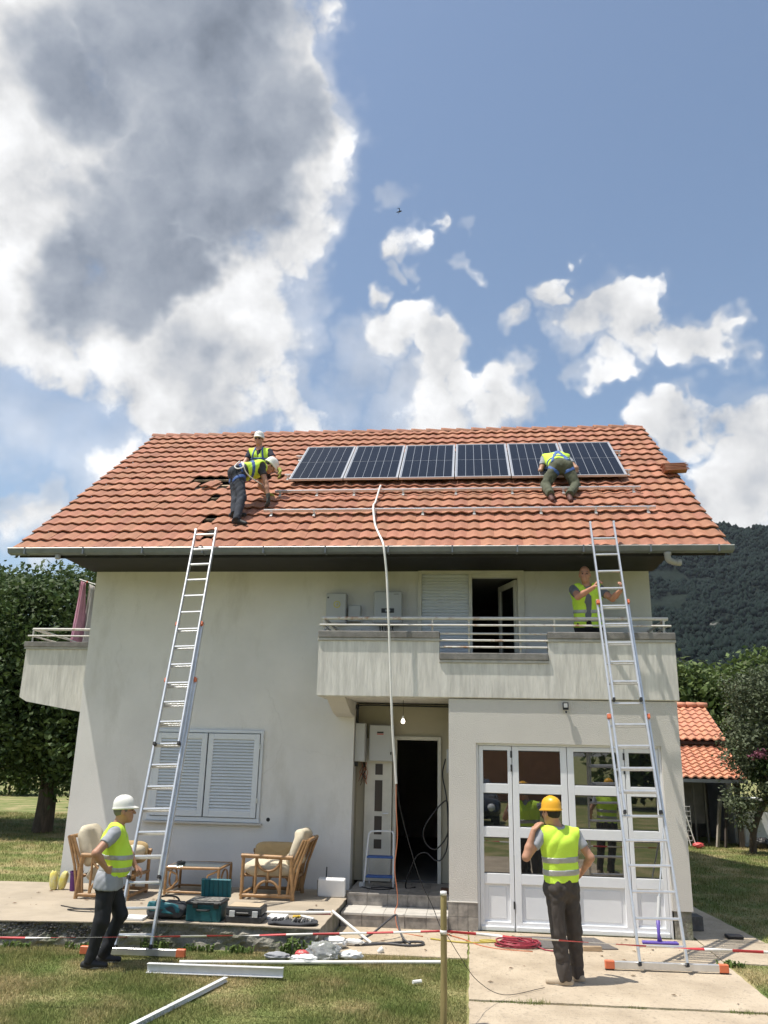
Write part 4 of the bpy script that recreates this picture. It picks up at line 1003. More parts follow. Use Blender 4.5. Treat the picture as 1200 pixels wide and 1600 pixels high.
def person(name, label, J, face, hup, opt):
    J = {k: A(*v) for k, v in J.items()}; face = nrm(face); hup = nrm(hup)
    if 'turn' in opt:
        px, py, ang = opt['turn']; ca, sa = math.cos(ang), math.sin(ang); RT = np.array([[ca, -sa, 0], [sa, ca, 0], [0, 0, 1]]); pc = A(px, py, 0)
        J = {k: RT @ (v - pc) + pc for k, v in J.items()}; face = RT @ face; hup = RT @ hup; opt = dict(opt)
        for k in ('toeL', 'toeR', 'fwd'): opt[k] = tuple(RT @ A(*opt[k]))
        for k in ('handL', 'handR'): opt[k] = tuple(tuple(RT @ A(*q)) for q in opt[k][:3]) + (opt[k][3],)
        if 'mid' in opt: opt['mid'] = tuple(RT @ (A(*opt['mid']) - pc) + pc)
    base = opt.get('base', tuple((J['anL'] + J['anR']) / 2))
    e = empty(name, base, label, 'person')
    sc = opt.get('scale', 1.0)
    ms, mh = (J['shL'] + J['shR']) / 2, (J['hpL'] + J['hpR']) / 2
    mid = opt.get('mid', None)
    up = nrm(ms - mh); sdv = nrm((J['shL'] - J['shR']) - up * ((J['shL'] - J['shR']) @ up)); hsd = nrm(J['hpL'] - J['hpR'])
    fwd = nrm(np.cross(sdv, up)) * -1.0
    if 'fwd' in opt and fwd @ nrm(opt['fwd']) < 0: fwd = -fwd
    nk = ms + up * .035 * sc
    wz = mh + up * .17 * sc if mid is None else A(*mid)
    def torso(S, g=0.0, arms=0.0):
        for s in (-1, 1):
            S.cap(ms + sdv * s * .088 * sc - up * .085 * sc, wz + sdv * s * .058 * sc, (.104 + g) * sc, (.096 + g) * sc, k=.05)
            S.cap(wz + sdv * s * .058 * sc, mh + hsd * s * .072 * sc, (.096 + g) * sc, (.108 + g) * sc, k=.05)
            sh = J['shL'] if s > 0 else J['shR']
            S.cap(nk - up * .01, sh, (.050 + g) * sc, (.058 + g) * sc, k=.05)
        S.cap(ms - up * .10 * sc - fwd * .0, wz, (.115 + g) * sc, (.105 + g) * sc, k=.05)
        if opt.get('belly'): S.cap(wz + fwd * opt['belly'] * sc - up * .03, wz + fwd * opt['belly'] * sc + up * .06, (.09 + g) * sc, k=.08)
    # ---- body
    S = Sdf(); torso(S)
    ax = head(S, J['hd'], face, hup, nk)
    for s in 'LR':
        sh, el, wr = J['sh' + s], J['el' + s], J['wr' + s]
        S.cap(sh, el, .056 * sc, .043 * sc, k=.03)
        S.cap(el, el + (wr - el) * .35, .043 * sc, .042 * sc, k=.02); S.cap(el + (wr - el) * .35, wr, .042 * sc, .027 * sc, k=.02)
        hs = opt.get('hand' + s)
        if hs and opt.get('glove' + s):
            G = Sdf(); hand(G, wr, A(*hs[0]), A(*hs[1]), A(*hs[2]), hs[3], sc * 1.12); G.cap(wr - nrm(wr - el) * .05, wr, .036 * sc, .034 * sc, k=.01); G.build('glove', opt['glove' + s], e, .0078)
        elif hs: hand(S, wr, A(*hs[0]), A(*hs[1]), A(*hs[2]), hs[3], sc)
        hp, kn, an = J['hp' + s], J['kn' + s], J['an' + s]
        S.cap(hp, kn, .088 * sc, .060 * sc, k=.03); S.cap(kn, an, .058 * sc, .040 * sc, k=.03)
    S.build('body', opt.get('skin', m_skin), e, .0078)
    # ---- trousers
    T = Sdf()
    for s in (-1, 1):
        T.cap(wz - up * .06 + sdv * s * .058 * sc, mh + hsd * s * .074 * sc, .110 * sc, .122 * sc, k=.05)
    T.cap(wz - up * .05, mh, .115 * sc, .120 * sc, k=.05)
    loose = opt.get('loose', 1.0)
    for s in 'LR':
        hp, kn, an = J['hp' + s], J['kn' + s], J['an' + s]; dn = nrm(an - kn); toe = nrm(A(*opt['toe' + s]))
        T.cap(hp, kn, .108 * sc, .076 * sc * loose, k=.045)
        T.cap(kn, an + dn * .01, .074 * sc * loose, opt.get('cuff', .062) * sc, k=.02, cut=[(an + dn * .03, dn)])
    T.noise = (.0050 * opt.get('fold', 1.0), folds(opt.get('seed', 3), 5, 30)); T.plane(mh + up * (.02 if opt.get('untucked') else .13) * sc, up)
    T.build('trousers', opt['trousers'], e, .0115)
    # ---- shirt
    H = Sdf(); torso(H, .012); slv = opt.get('sleeve', .55)
    for s in 'LR':
        sh, el = J['sh' + s], J['el' + s]; d = nrm(el - sh); c = sh + (el - sh) * slv
        H.cap(sh, sh + (el - sh) * (slv + .12), .068 * sc, .060 * sc, k=.03, cut=[(c, d)])
    H.noise = (.004, folds(opt.get('seed', 3) + 1, 4, 38))
    if opt.get('untucked'):
        for s in (-1, 1): H.cap(mh + sdv * s * .062 * sc + up * .05, mh + hsd * s * .068 * sc - up * .06, .112 * sc, .130 * sc, k=.05)
        for s in 'LR': H.cap(J['hp' + s], J['hp' + s] + (J['kn' + s] - J['hp' + s]) * .25, .127 * sc, .125 * sc, k=.05)
    if opt.get('collar'): H.cap(nk + up * .0, nk + up * .05 + nrm(J['hd'] - nk) * .02, .078 * sc, .070 * sc, k=.02)
    H.plane(mh + up * opt.get('hem', -.02) * sc, -up)
    H.cap(nk + up * (.05 + opt.get('collar', 0)), nk + up * .14, .075 * sc, k=.01, neg=True)
    H.build('shirt', opt['shirt'], e, .0105)
    # ---- vest, stripes, straps
    if opt.get('vest', True):
        Vv = Sdf(); torso(Vv, .026)
        for s in 'LR':
            sh, el = J['sh' + s], J['el' + s]; d = nrm(el - sh); sg = 1 if s == 'L' else -1
            Vv.cap(sh + d * .035 + sdv * sg * .05 + up * .02, sh + d * .11 + sdv * sg * .03, .088 * sc, .080 * sc, k=.01, neg=True)
        Vv.cap(nk + up * .05 + fwd * .02, nk + up * .12, .085 * sc, k=.01, neg=True)
        Vv.cap(nk + up * .02 + fwd * .11, nk - up * .10 + fwd * .17, .062 * sc, .035 * sc, k=.01, neg=True)
        vh = opt.get('vhem', .02)
        Vv.plane(mh + up * vh * sc, -up); Vv.noise = (.0065, folds(opt.get('seed', 3) + 2, 4, 24))
        if opt.get('open'): Vv.cap(ms + fwd * .2 - up * .0, mh + fwd * .2, opt['open'], k=.01, neg=True)
        Vv.build('vest', m_vest, e, .0105)
        for z, hw in opt.get('stripes', ((.11, .026), (.235, .026))):
            G = Vv.clone(.005); G.band(mh + up * z * sc, up, hw); G.build('reflective_stripe', m_refl, e, .0085)
        for (pt, n, hw) in opt.get('straps', ()):
            G = Vv.clone(.012); G.cuts = [q for q in G.cuts if q[0] == 'b']; G.plane(mh + up * -.02, -up); G.band(pt, n, hw); G.build('harness_strap', m_strap_b, e, .0085)
    for s, fr in opt.get('legstraps', ()):
        G = Sdf(); hp, kn = J['hp' + s], J['kn' + s]; G.cap(hp, kn, .122 * sc, .086 * sc); G.band(hp + (kn - hp) * fr, nrm((kn - hp) * 1.0 + up * .15), .028); G.build('leg_strap', m_strap_b, e, .009)
    # ---- shoes
    for s in 'LR':
        an, toe = J['an' + s], nrm(A(*opt['toe' + s])); gn = nrm(A(*opt.get('gn', (0, 0, 1))))
        toe = nrm(toe - gn * (toe @ gn) * opt.get('toeflat', 1.0)); lo = an - gn * .045 * sc
        F = Sdf(); F.cap(lo - toe * .055 * sc, lo + toe * .06 * sc, .040 * sc, .042 * sc, k=.02); F.cap(lo + toe * .06 * sc, lo + toe * .165 * sc - gn * .006, .042 * sc, .034 * sc, k=.02); F.cap(an, lo, .047 * sc, .045 * sc, k=.03)
        F.plane(lo - gn * .030 * sc, -gn); fo = F.build('shoe', opt.get('shoe', m_shoe_k), e, .0085)
        F2 = Sdf(); F2.cap(lo - toe * .055 * sc, lo + toe * .06 * sc, .043 * sc, .045 * sc, k=.02); F2.cap(lo + toe * .06 * sc, lo + toe * .165 * sc, .045 * sc, .037 * sc, k=.02)
        F2.band(lo - gn * .026 * sc, gn, .011); F2.build('sole', opt.get('sole', m_sole), e, .0075)
    # ---- head wear
    if opt.get('helmet'): helmet(J['hd'], ax, opt['helmet'], e, opt.get('hk', 1.0))
    if opt.get('hair'):
        q = Sdf(); q.ell(J['hd'] + ax[2] * .030 - ax[1] * .018, (.080, .098, .100), ax); q.plane(J['hd'] + ax[1] * .045, ax[1]); q.plane(J['hd'] - ax[2] * .045, -ax[2]); q.build('hair', opt['hair'], e, .008)
    if opt.get('glasses'):
        g = MB(); hd = Vector(J['hd']); sd, fc, u_ = [Vector(a) for a in ax]
        for s in (-1, 1):
            g.lathe(hd + fc * .098 + u_ * .014 + sd * s * .034, [(.027, 0), (.027, .004)], 14, fc); g.tube([hd + fc * .095 + u_ * .016 + sd * s * .058, hd + u_ * .012 + sd * s * .082], .004, 6)
        g.tube([hd + fc * .102 + u_ * .018 - sd * .02, hd + fc * .102 + u_ * .018 + sd * .02], .004, 6); g.build('sunglasses', m_black, e)
    elif opt.get('eyes', True):
        for s in (-1, 1):
            MB().lathe(Vector(J['hd'] + ax[1] * .083 + ax[2] * .011 + ax[0] * s * .032), [(.002, -.008), (.010, -.005), (.0115, 0), (.008, .006), (.002, .008)], 10, Vector(ax[1])).build('eye', m_eye, e, smooth=True)
            MB().tube([Vector(J['hd'] + ax[1] * .089 + ax[2] * .034 + ax[0] * s * .016), Vector(J['hd'] + ax[1] * .086 + ax[2] * .037 + ax[0] * s * .034), Vector(J['hd'] + ax[1] * .074 + ax[2] * .032 + ax[0] * s * .050)], .0045, 6).build('eyebrow', opt.get('brow', m_hair), e, smooth=True)
    return e

# man on the lawn in profile, looking up at the roof
person('person', 'man in white helmet and black tracksuit bottoms standing on the lawn by the ladder',
       dict(hd=(-3.765, -2.52, 1.515), shR=(-3.83, -2.70, 1.315), elR=(-3.99, -2.86, 1.13), wrR=(-3.88, -2.71, .965), shL=(-3.83, -2.34, 1.315), elL=(-3.70, -2.22, 1.10), wrL=(-3.60, -2.25, .93),
            hpR=(-3.86, -2.59, .83), knR=(-3.87, -2.63, .45), anR=(-3.95, -2.62, .085), hpL=(-3.86, -2.43, .83), knL=(-3.70, -2.42, .47), anL=(-3.83, -2.40, .085)),
       (1, -.02, .10), (-.08, 0, 1), dict(scale=.95, turn=(-3.85, -2.52, R(20)), hk=.88, base=(-3.88, -2.5, 0), mid=(-3.80, -2.52, 1.0), fwd=(1, 0, 0), belly=.05, untucked=True, shirt=m_shirt_grey, trousers=m_tr_black, helmet=m_helm_w, hair=m_hair_g, brow=m_hair_g,
            toeR=(1, -.12, 0), toeL=(1, -.05, 0), handR=((.8, .25, -.55), (.2, .9, 0), (.4, -.2, .8), .45), handL=((.75, .1, -.6), (-.4, .2, -.7), (0, -1, .1), .6),
            hem=-.085, vhem=.045, stripes=((.13, .024), (.255, .024)), cuff=.056, fold=1.5, seed=4))
# man with his back to the camera
person('person', 'man in yellow helmet and brown work trousers with his back turned, hand at his mouth',
       dict(hd=(.845, -2.37, 1.615), shL=(.735, -2.44, 1.415), elL=(.562, -2.56, 1.20), wrL=(.645, -2.51, 1.455), shR=(1.085, -2.31, 1.405), elR=(1.235, -2.33, 1.19), wrR=(1.17, -2.14, 1.03),
            hpL=(.845, -2.41, .90), knL=(.87, -2.43, .49), anL=(.915, -2.42, .09), hpR=(1.01, -2.31, .90), knR=(1.04, -2.30, .49), anR=(1.065, -2.24, .09)),
       (-.60, .78, -.02), (-.03, 0, 1), dict(scale=.95, base=(.98, -2.33, 0), fwd=(-.3, 1, 0), shirt=m_shirt_grey, trousers=m_tr_brown, helmet=m_helm_y, hair=m_hair, shoe=m_shoe_b, hk=.90, collar=.03,
            toeL=(-.95, .15, 0), toeR=(-.6, .7, 0), handL=((.60, .50, .62), (.6, .5, -.6), (-.5, .1, .8), .3), handR=((-.5, .6, -.5), (-.6, -.4, 0), (.3, .3, .8), .4),
            vhem=.06, hem=.06, stripes=((.165, .028), (.29, .028)), cuff=.068, fold=1.6, loose=1.02, seed=17))
# bald man on the balcony holding the ladder
person('person', 'bald man in open yellow vest on the balcony gripping the ladder',
       dict(hd=(1.69, .26, 4.74), shR=(1.535, .30, 4.525), elR=(1.545, .02, 4.37), wrR=(1.735, -.23, 4.46), shL=(1.895, .30, 4.525), elL=(2.03, .06, 4.35), wrL=(2.115, -.20, 4.43),
            hpR=(1.63, .36, 4.0), knR=(1.64, .36, 3.58), anR=(1.62, .38, 3.17), hpL=(1.80, .36, 4.0), knL=(1.83, .36, 3.58), anL=(1.86, .38, 3.17)),
       (-.12, -1, -.22), (-.02, -.12, 1), dict(base=(1.72, .37, 3.08), fwd=(0, -1, 0), skin=m_skin_red, shirt=material('slate_cotton', (.16, .17, .19), .9, .1, 8), trousers=m_tr_black, open=.085, brow=m_hair_g,
            toeL=(.1, -1, 0), toeR=(-.1, -1, 0), handR=((.45, -.62, .65), (.85, .1, -.5), (-.2, -.9, .4), .7), handL=((.0, -.75, .65), (-.9, -.1, -.3), (.2, -.8, .5), .7),
            vhem=-.02, hem=-.05, stripes=((.09, .026), (.21, .026)), seed=12))
# roofer on his knees, leaning on the panels
person('person', 'roofer in olive trousers kneeling with his back turned, reaching over a solar panel',
       dict(hd=(1.60, 2.50, 7.36), shL=(1.38, 2.28, 7.29), elL=(1.29, 2.20, 7.04), wrL=(1.31, 2.28, 6.83), shR=(1.76, 2.26, 7.28), elR=(1.90, 2.13, 7.05), wrR=(1.90, 2.16, 6.82),
            hpL=(1.515, 1.80, 6.965), knL=(1.31, 1.72, 6.60), anL=(1.36, 1.36, 6.34), hpR=(1.69, 1.80, 6.96), knR=(1.83, 1.73, 6.60), anR=(1.67, 1.38, 6.34)),
       (0, .75, -.66), (0, .66, .75), dict(base=(1.58, 1.6, 6.4), fwd=(0, .5, -.8), shirt=m_shirt_grey, trousers=m_tr_olive, hair=m_hair, eyes=False, shoe=material('brown_boot', (.10, .04, .03), .7), sole=m_shoe_k,
            toeL=(.1, -.9, -.6), toeR=(0, -.9, -.6), gn=(0, -.62, .78), toeflat=.4, handL=((0, .6, -.6), (.2, -.3, -.8), (.9, 0, 0), .3), handR=((0, .6, -.6), (-.2, -.3, -.8), (-.9, 0, 0), .3),
            vhem=.10, hem=.07, stripes=(), straps=((A(1.58, 2.06, 7.25), A(.75, .5, -.30), .026), (A(1.58, 2.06, 7.25), A(-.75, .5, -.30), .026), (A(1.58, 1.95, 7.10), A(0, .8, .62), .022)),
            legstraps=(('L', .22), ('R', .22)), loose=1.05, cuff=.066, fold=1.8, seed=21))
# roofer bent over, seen from the side
person('person', 'roofer in white helmet and dark jeans bending down to the end of a mounting rail',
       dict(hd=(-3.43, 1.46, 6.93), shR=(-3.52, 1.18, 6.84), elR=(-3.40, 1.17, 6.53), wrR=(-3.335, 1.14, 6.26), shL=(-3.58, 1.52, 6.87), elL=(-3.62, 1.62, 6.62), wrL=(-3.48, 1.66, 6.50),
            hpR=(-3.84, .98, 6.66), knR=(-3.70, .82, 6.16), anR=(-3.685, .58, 5.73), hpL=(-3.93, 1.12, 6.68), knL=(-3.855, 1.0, 6.25), anL=(-3.80, .80, 5.90)),
       (.72, .35, -.60), (.62, .15, .77), dict(base=(-3.72, .68, 5.66), fwd=(.3, 0, -1), shirt=m_shirt_dark, trousers=m_tr_jean, helmet=m_helm_w, hk=.93, gloveR=m_glove, gloveL=m_glove_y, hair=m_hair, shoe=m_shoe_k, sole=m_darkgrey,
            toeR=(.75, -.1, -.3), toeL=(.6, .2, 0), gn=(0, -.62, .78), toeflat=.8, handR=((.1, -.1, -.95), (-.8, .3, 0), (0, 1, 0), .6), handL=((.8, .2, -.5), (0, -.4, -.8), (0, .9, 0), .5),
            vhem=.13, hem=.08, stripes=(), straps=((A(-3.70, 1.2, 6.86), A(.8, .5, .1), .026), (A(-3.82, 1.1, 6.78), A(.85, .1, .25), .024)), legstraps=(('R', .30), ('L', .30)), cuff=.058, fold=1.2, seed=31))
# roofer facing the camera
person('person', 'roofer in white helmet, sunglasses and navy shirt crouching beyond the bending roofer',
       dict(hd=(-3.975, 2.62, 7.89), shR=(-4.13, 2.66, 7.64), elR=(-4.20, 2.50, 7.36), wrR=(-3.99, 2.36, 7.24), shL=(-3.77, 2.64, 7.64), elL=(-3.60, 2.50, 7.40), wrL=(-3.475, 2.44, 7.19),
            hpR=(-4.03, 2.72, 7.24), knR=(-4.12, 2.40, 7.12), anR=(-4.06, 2.50, 7.17), hpL=(-3.86, 2.72, 7.24), knL=(-3.72, 2.34, 7.10), anL=(-3.80, 2.48, 7.15)),
       (.0, -1, -.10), (0, -.06, 1), dict(base=(-3.93, 2.5, 7.08), fwd=(0, -1, 0), skin=m_skin_red, shirt=m_shirt_navy, trousers=m_tr_black, helmet=m_helm_w, hk=.93, glasses=True, gloveL=m_glove_y, hair=m_hair,
            toeL=(.1, -.8, -.5), toeR=(-.1, -.8, -.5), gn=(0, -.62, .78), handL=((.1, -.2, -.95), (-.8, -.2, 0), (0, -1, 0), .4), handR=((.7, -.4, -.5), (0, .3, -.8), (.3, -.8, 0), .5),
            vhem=.05, hem=.0, open=.07, stripes=(), straps=((A(-3.86, 2.6, 7.55), A(.95, 0, .15), .016), (A(-4.05, 2.6, 7.55), A(.95, 0, -.15), .016), (A(-3.95, 2.6, 7.48), A(0, 0, 1), .016)), seed=41))

tag(MB().tube(smooth_path([(-3.80, .90, 6.83), (-3.86, .84, 6.72), (-3.80, .80, 6.66), (-3.72, .80, 6.68), (-3.70, .82, 6.74), (-3.76, .86, 6.80), (-3.70, .80, 6.70), (-3.64, .84, 6.58), (-3.55, .98, 6.52), (-3.45, 1.2, 6.5)], 5), .010, 6).build('safety_rope', m_pvc_white, None, smooth=True), 'white safety rope looped at the hip of the bending roofer', 'rope')
mr_ = [o for o in COL.objects if o.name == 'person.001'][0]
o = copy_tree(mr_, None, (2.95, -8.2, 0), (0, 0, R(165))); o['label'] = 'man in a high-visibility vest seen only as a reflection in the garage panes'

# ================================================================== PATIO FURNITURE AND TOOLS
m_rattan = material('varnished_cane', (0.36, 0.205, 0.09), 0.45, 0.25, 14, spec=0.5)
m_cush = material('cream_cushion', (0.60, 0.53, 0.40), 0.9, 0.08, 6, bump=0.006, bscale=18)
m_cush_tan = material('tan_cushion_underside', (0.42, 0.30, 0.15), 0.9, 0.1, 6, bump=0.006, bscale=18)
m_teal = material('teal_plastic', (0.008, 0.085, 0.10), 0.45, 0.1, 8); m_teal_l = material('teal_lid_inside', (0.012, 0.13, 0.16), 0.5, 0.15, 12)
m_tanbox = material('dusty_tan_lid', (0.50, 0.40, 0.28), 0.8, 0.1, 10)
def cushion(c, ax, ay, az, hx, hy, hz, mat, parent, name='cushion', e=.45, lump=.012, seed=0):
    r = random.Random(seed); nu, nv = 22, 12; ax, ay, az = [Vector(a).normalized() for a in (ax, ay, az)]; c = Vector(c); v = []; f = []
    ph = [r.uniform(0, 6) for _ in range(6)]
    sg = lambda x, p: math.copysign(abs(x) ** p, x)
    for j in range(nv + 1):
        t = -math.pi / 2 + math.pi * j / nv
        for i in range(nu):
            a = 2 * math.pi * i / nu
            x = sg(math.cos(t), .55) * sg(math.cos(a), e); y = sg(math.cos(t), .55) * sg(math.sin(a), e); z = sg(math.sin(t), .9)
            l = lump * (math.sin(5 * x + ph[0]) * math.sin(4 * y + ph[1]) + .6 * math.sin(9 * x + ph[2] + 3 * y))
            v.append(c + ax * (x * hx) + ay * (y * hy) + az * (z * hz + l))
    for j in range(nv):
        for i in range(nu): p = j * nu + i; q = j * nu + (i + 1) % nu; f.append((p, q, q + nu, p + nu))
    return MB().add(v, f).build(name, mat, parent, smooth=True)
def arc(c, r, a0, a1, y, n=10, sx=1.0): return [(c[0] + math.cos(R(a0 + (a1 - a0) * i / n)) * r * sx, y, c[1] + math.sin(R(a0 + (a1 - a0) * i / n)) * r) for i in range(n + 1)]
def armchair(x, y, z, face, label, seat_tilt=0.0):
    # face = +1: seat opens to +X; -1: to -X.  frame 0.74 long, 0.68 wide
    e = empty('cane_armchair', (x, y, z), label, 'armchair', 'cane armchairs on the patio')
    fx = lambda a: x + a * face
    def T(pts, r, name): return MB().tube([(fx(p[0]), p[1], p[2]) for p in pts], r * 1.28, 8).build(name, m_rattan, e, auto=50)
    for s in (0, 1):
        yy = y + (.0 if s == 0 else .66)
        T([(.36, yy, z), (.36, yy, z + .54)], .019, 'leg'); T([(-.34, yy, z), (-.30, yy, z + .54)], .022, 'leg')
        T([(-.33, yy, z + .05), (.37, yy, z + .05)], .019, 'side_rail'); T([(-.32, yy, z + .53), (.39, yy, z + .54)], .022, 'armrest')
        T([(.18, yy, z + .05), (.18, yy, z + .53)], .014, 'spindle'); T([(-.16, yy, z + .05), (-.16, yy, z + .53)], .014, 'spindle')
        T([(p[0], p[1], p[2]) for p in arc((.01, z + .07), .165, 0, 180, yy, 12)], .014, 'hoop')
        T([(p[0], p[1], p[2]) for p in arc((.01, z + .52), .165, 180, 360, yy, 12)], .014, 'hoop')
        T([(.01, yy, z + .235), (.01, yy, z + .355)], .014, 'hoop_tie')
        for k in range(3): T([(-.26 - k * .035, yy + (.012 if s == 0 else -.012), z + .03), (-.30 - k * .05, yy, z + .40), (-.46 - k * .035, yy, z + .76)], .015, 'back_cane')
    T([(.37, y, z + .28), (.37, y + .66, z + .28)], .018, 'front_rail'); T([(.37, y, z + .05), (.37, y + .66, z + .05)], .018, 'front_rail')
    T([(-.52, y, z + .75), (-.52, y + .66, z + .75)], .020, 'top_rail'); T([(-.33, y, z + .26), (-.33, y + .66, z + .26)], .018, 'rear_rail')
    for k in range(4): T([(-.32, y + .12 + k * .14, z + .27), (.36, y + .12 + k * .14, z + .28)], .011, 'seat_cane')
    cs = Vector((math.cos(seat_tilt) * face, 0, math.sin(seat_tilt)))
    cushion((fx(.03), y + .33, z + .37 + .1 * math.sin(seat_tilt)), cs, (0, 1, 0), cs.cross(Vector((0, 1, 0))) * -face * -1, .37, .30, .105, m_cush, e, 'seat_cushion', lump=.018, seed=3)
    cushion((fx(.02), y + .60, z + .52), (1, 0, 0), (0, .2, 1), (0, -1, .2), .34, .15, .045, m_cush_tan, e, 'side_cushion', seed=6)
    cushion((fx(-.34), y + .33, z + .63), (-.30 * face, 0, .95), (0, 1, 0), (.95 * face, 0, .30), .27, .29, .095, m_cush, e, 'back_cushion', lump=.02, seed=4)
    return e
armchair(-2.71, .04, .27, -1, 'cane armchair with cream cushions beside the white box, facing the coffee table')
armchair(-4.83, -.42, .27, 1, 'cane armchair with loose cream cushions behind the man in the white helmet', .5)
tb = empty('coffee_table', (-3.8, .45, .27), 'low cane coffee table with smoked glass top between the two armchairs', 'coffee table')
for y in (.14, .74):
    MB().tube([(-4.18, y, .61), (-3.42, y, .62)], .019, 8).build('top_rail', m_rattan, tb, auto=50); MB().tube([(-4.16, y, .31), (-3.44, y, .31)], .015, 8).build('lower_rail', m_rattan, tb, auto=50)
for x in (-4.17, -3.43):
    MB().tube([(x, .14, .61), (x, .74, .62)], .017, 8).build('top_rail', m_rattan, tb, auto=50); MB().tube([(x, .14, .31), (x, .74, .31)], .015, 8).build('lower_rail', m_rattan, tb, auto=50)
    for y in (.14, .74): MB().tube([(x, y, .27), (x, y, .62)], .020, 8).build('leg', m_rattan, tb, auto=50)
    MB().tube([(x, .44 + .15 * math.cos(a * math.pi / 8), .455 + .12 * math.sin(a * math.pi / 8)) for a in range(17)], .013, 7).build('hoop', m_rattan, tb, auto=50)
for sx in (-1, 1): MB().tube([(-3.8 + sx * .36, .14, .59), (-3.8 + sx * .22, .14, .53), (-3.8 + sx * .20, .14, .45), (-3.8 + sx * .28, .14, .36), (-3.8 + sx * .36, .14, .32)], .013, 7).build('hoop', m_rattan, tb, auto=50)
MB().box(-4.155, -3.445, .155, .725, .622, .630).build('glass_top', m_glass_top, tb, bevel=.002)
tag(MB().lathe((-4.05, .38, .631), [(.05, 0), (.062, .012), (.06, .035), (.052, .035), (.045, .014), (.001, .012)], 18).build('ashtray', m_darkgrey, None, auto=40), 'dark ashtray on the glass coffee table', 'ashtray')
# white appliance cover leaning on the wall
wb = empty('white_box', (-1.92, .5, .27), 'white plastic housing standing on the patio beside the entrance steps', 'box')
MB().obox((-1.915, .47, .395), (1, 0, 0), (0, 1, .15), (0, -.15, 1), .19, .055, .118).build('cover', m_white, wb, bevel=.02, seg=3)
MB().obox((-2.10, .485, .39), (1, 0, 0), (0, 1, .15), (0, -.15, 1), .012, .05, .10).build('side_vent', m_darkgrey, wb)
MB().tube([(-2.02, .58, .33), (-2.02, .64, .63)], .009, 6).build('aerial', m_black, wb)
# tool boxes
tbx = empty('toolbox', (-3.09, -1.38, .27), 'dark teal toolbox with its lid standing open at the patio edge', 'toolbox')
MB().box(-3.30, -2.89, -1.53, -1.22, .272, .455).build('body', m_teal, tbx, bevel=.012, seg=2)
MB().box(-3.31, -2.88, -1.54, -1.21, .456, .485).build('rim', m_darkgrey, tbx, bevel=.006)
MB().box(-3.28, -2.91, -1.51, -1.24, .484, .494).build('tray', material('cluttered_tray', (.30, .28, .25), .8, vscale=30, col2=(.06, .06, .06)), tbx)
MB().obox((-3.06, -1.185, .585), (1, 0, 0), (0, 1, .18), (0, -.18, 1), .185, .016, .105).build('lid', m_teal_l, tbx, bevel=.01)
for k in range(6): MB().obox((-3.20 + k * .056, -1.203, .585), (1, 0, 0), (0, 1, .18), (0, -.18, 1), .004, .006, .095).build('lid_rib', m_teal, tbx)
for x in (-3.22, -2.97): MB().box(x, x + .06, -1.553, -1.54, .42, .475).build('latch', m_black, tbx, bevel=.003)
MB().tube(smooth_path([(-3.17, -1.535, .40), (-3.15, -1.565, .40), (-3.04, -1.565, .40), (-3.02, -1.535, .40)], 3), .011, 6).build('handle', m_black, tbx)
bag = empty('tool_bag', (-3.55, -1.35, .27), 'slumped black and teal tool bag beside the teal toolbox', 'tool bag')
cushion((-3.56, -1.36, .36), (1, 0, .05), (0, 1, 0), (0, 0, 1), .25, .17, .085, m_shirt_dark, bag, 'body', .5, .018, 8)
cushion((-3.58, -1.50, .40), (1, 0, -.1), (0, .3, 1), (0, -1, .3), .20, .06, .02, m_teal_l, bag, 'front_pocket', .6, .01, 9)
cushion((-3.72, -1.38, .42), (.9, .2, .3), (0, 1, 0), (-.3, 0, .9), .09, .10, .03, m_teal_l, bag, 'flap', .6, .015, 10)
MB().tube(smooth_path([(-3.72, -1.42, .42), (-3.66, -1.40, .50), (-3.48, -1.38, .50), (-3.40, -1.42, .42)], 4), .011, 6).build('handle', m_black, bag)
gc = empty('tool_case', (-2.62, -1.36, .27), 'flat black tool case with dusty tan lid at the patio edge', 'tool case')
MB().box(-2.84, -2.41, -1.50, -1.20, .272, .345).build('lower_shell', m_darkgrey, gc, bevel=.012, seg=2); MB().box(-2.835, -2.415, -1.495, -1.205, .352, .435).build('upper_shell', m_darkgrey, gc, bevel=.012, seg=2)
MB().box(-2.81, -2.44, -1.47, -1.23, .436, .446).build('lid', m_tanbox, gc, bevel=.003)
for x in (-2.79, -2.52): MB().box(x, x + .065, -1.512, -1.496, .335, .40).build('latch', m_grey_box, gc, bevel=.003)
MB().box(-2.71, -2.56, -1.515, -1.496, .36, .385).build('handle', m_black, gc, bevel=.006)
tr = empty('tool_roll', (-2.05, -1.42, .27), 'black cloth tool roll spread out with small tools at the corner of the patio', 'tool roll')
cushion((-2.05, -1.44, .295), (1, .03, 0), (0, 1, 0), (0, 0, 1), .29, .12, .022, m_shirt_dark, tr, 'cloth', .5, .012, 12)
for k in range(14):
    x = -2.28 + k * .034
    MB().tube([(x, -1.52 + random.uniform(0, .02), .318), (x + random.uniform(-.02, .02), -1.40, .330)], random.uniform(.006, .011), 6).build('tool', random.choice([m_black, m_darkgrey, m_alu, m_shirt_dark]), tr)
MB().tube(smooth_path([(-2.05, -1.33, .325), (-1.98, -1.30, .335), (-1.90, -1.34, .33), (-1.82, -1.36, .32)], 4), .016, 7).build('glove', m_pvc_white, tr, smooth=True)
cushion((-2.03, -1.33, .335), (1, .3, 0), (0, 1, 0), (0, 0, 1), .05, .025, .012, material('yellow_cloth', (.55, .36, .04), .9), tr, 'rag', .8, .006, 2)
tag(MB().box(-4.02, -3.78, -1.62, -1.42, .272, .30).build('white_offcut', m_white, None, bevel=.004), 'white board offcut lying on the patio behind the ladder', 'offcut')
tag(MB().box(-2.42, -2.20, -1.22, -.98, .272, .296).build('paper_sheets', m_white, None, bevel=.002), 'small stack of white paper beside the tool case', 'paper')
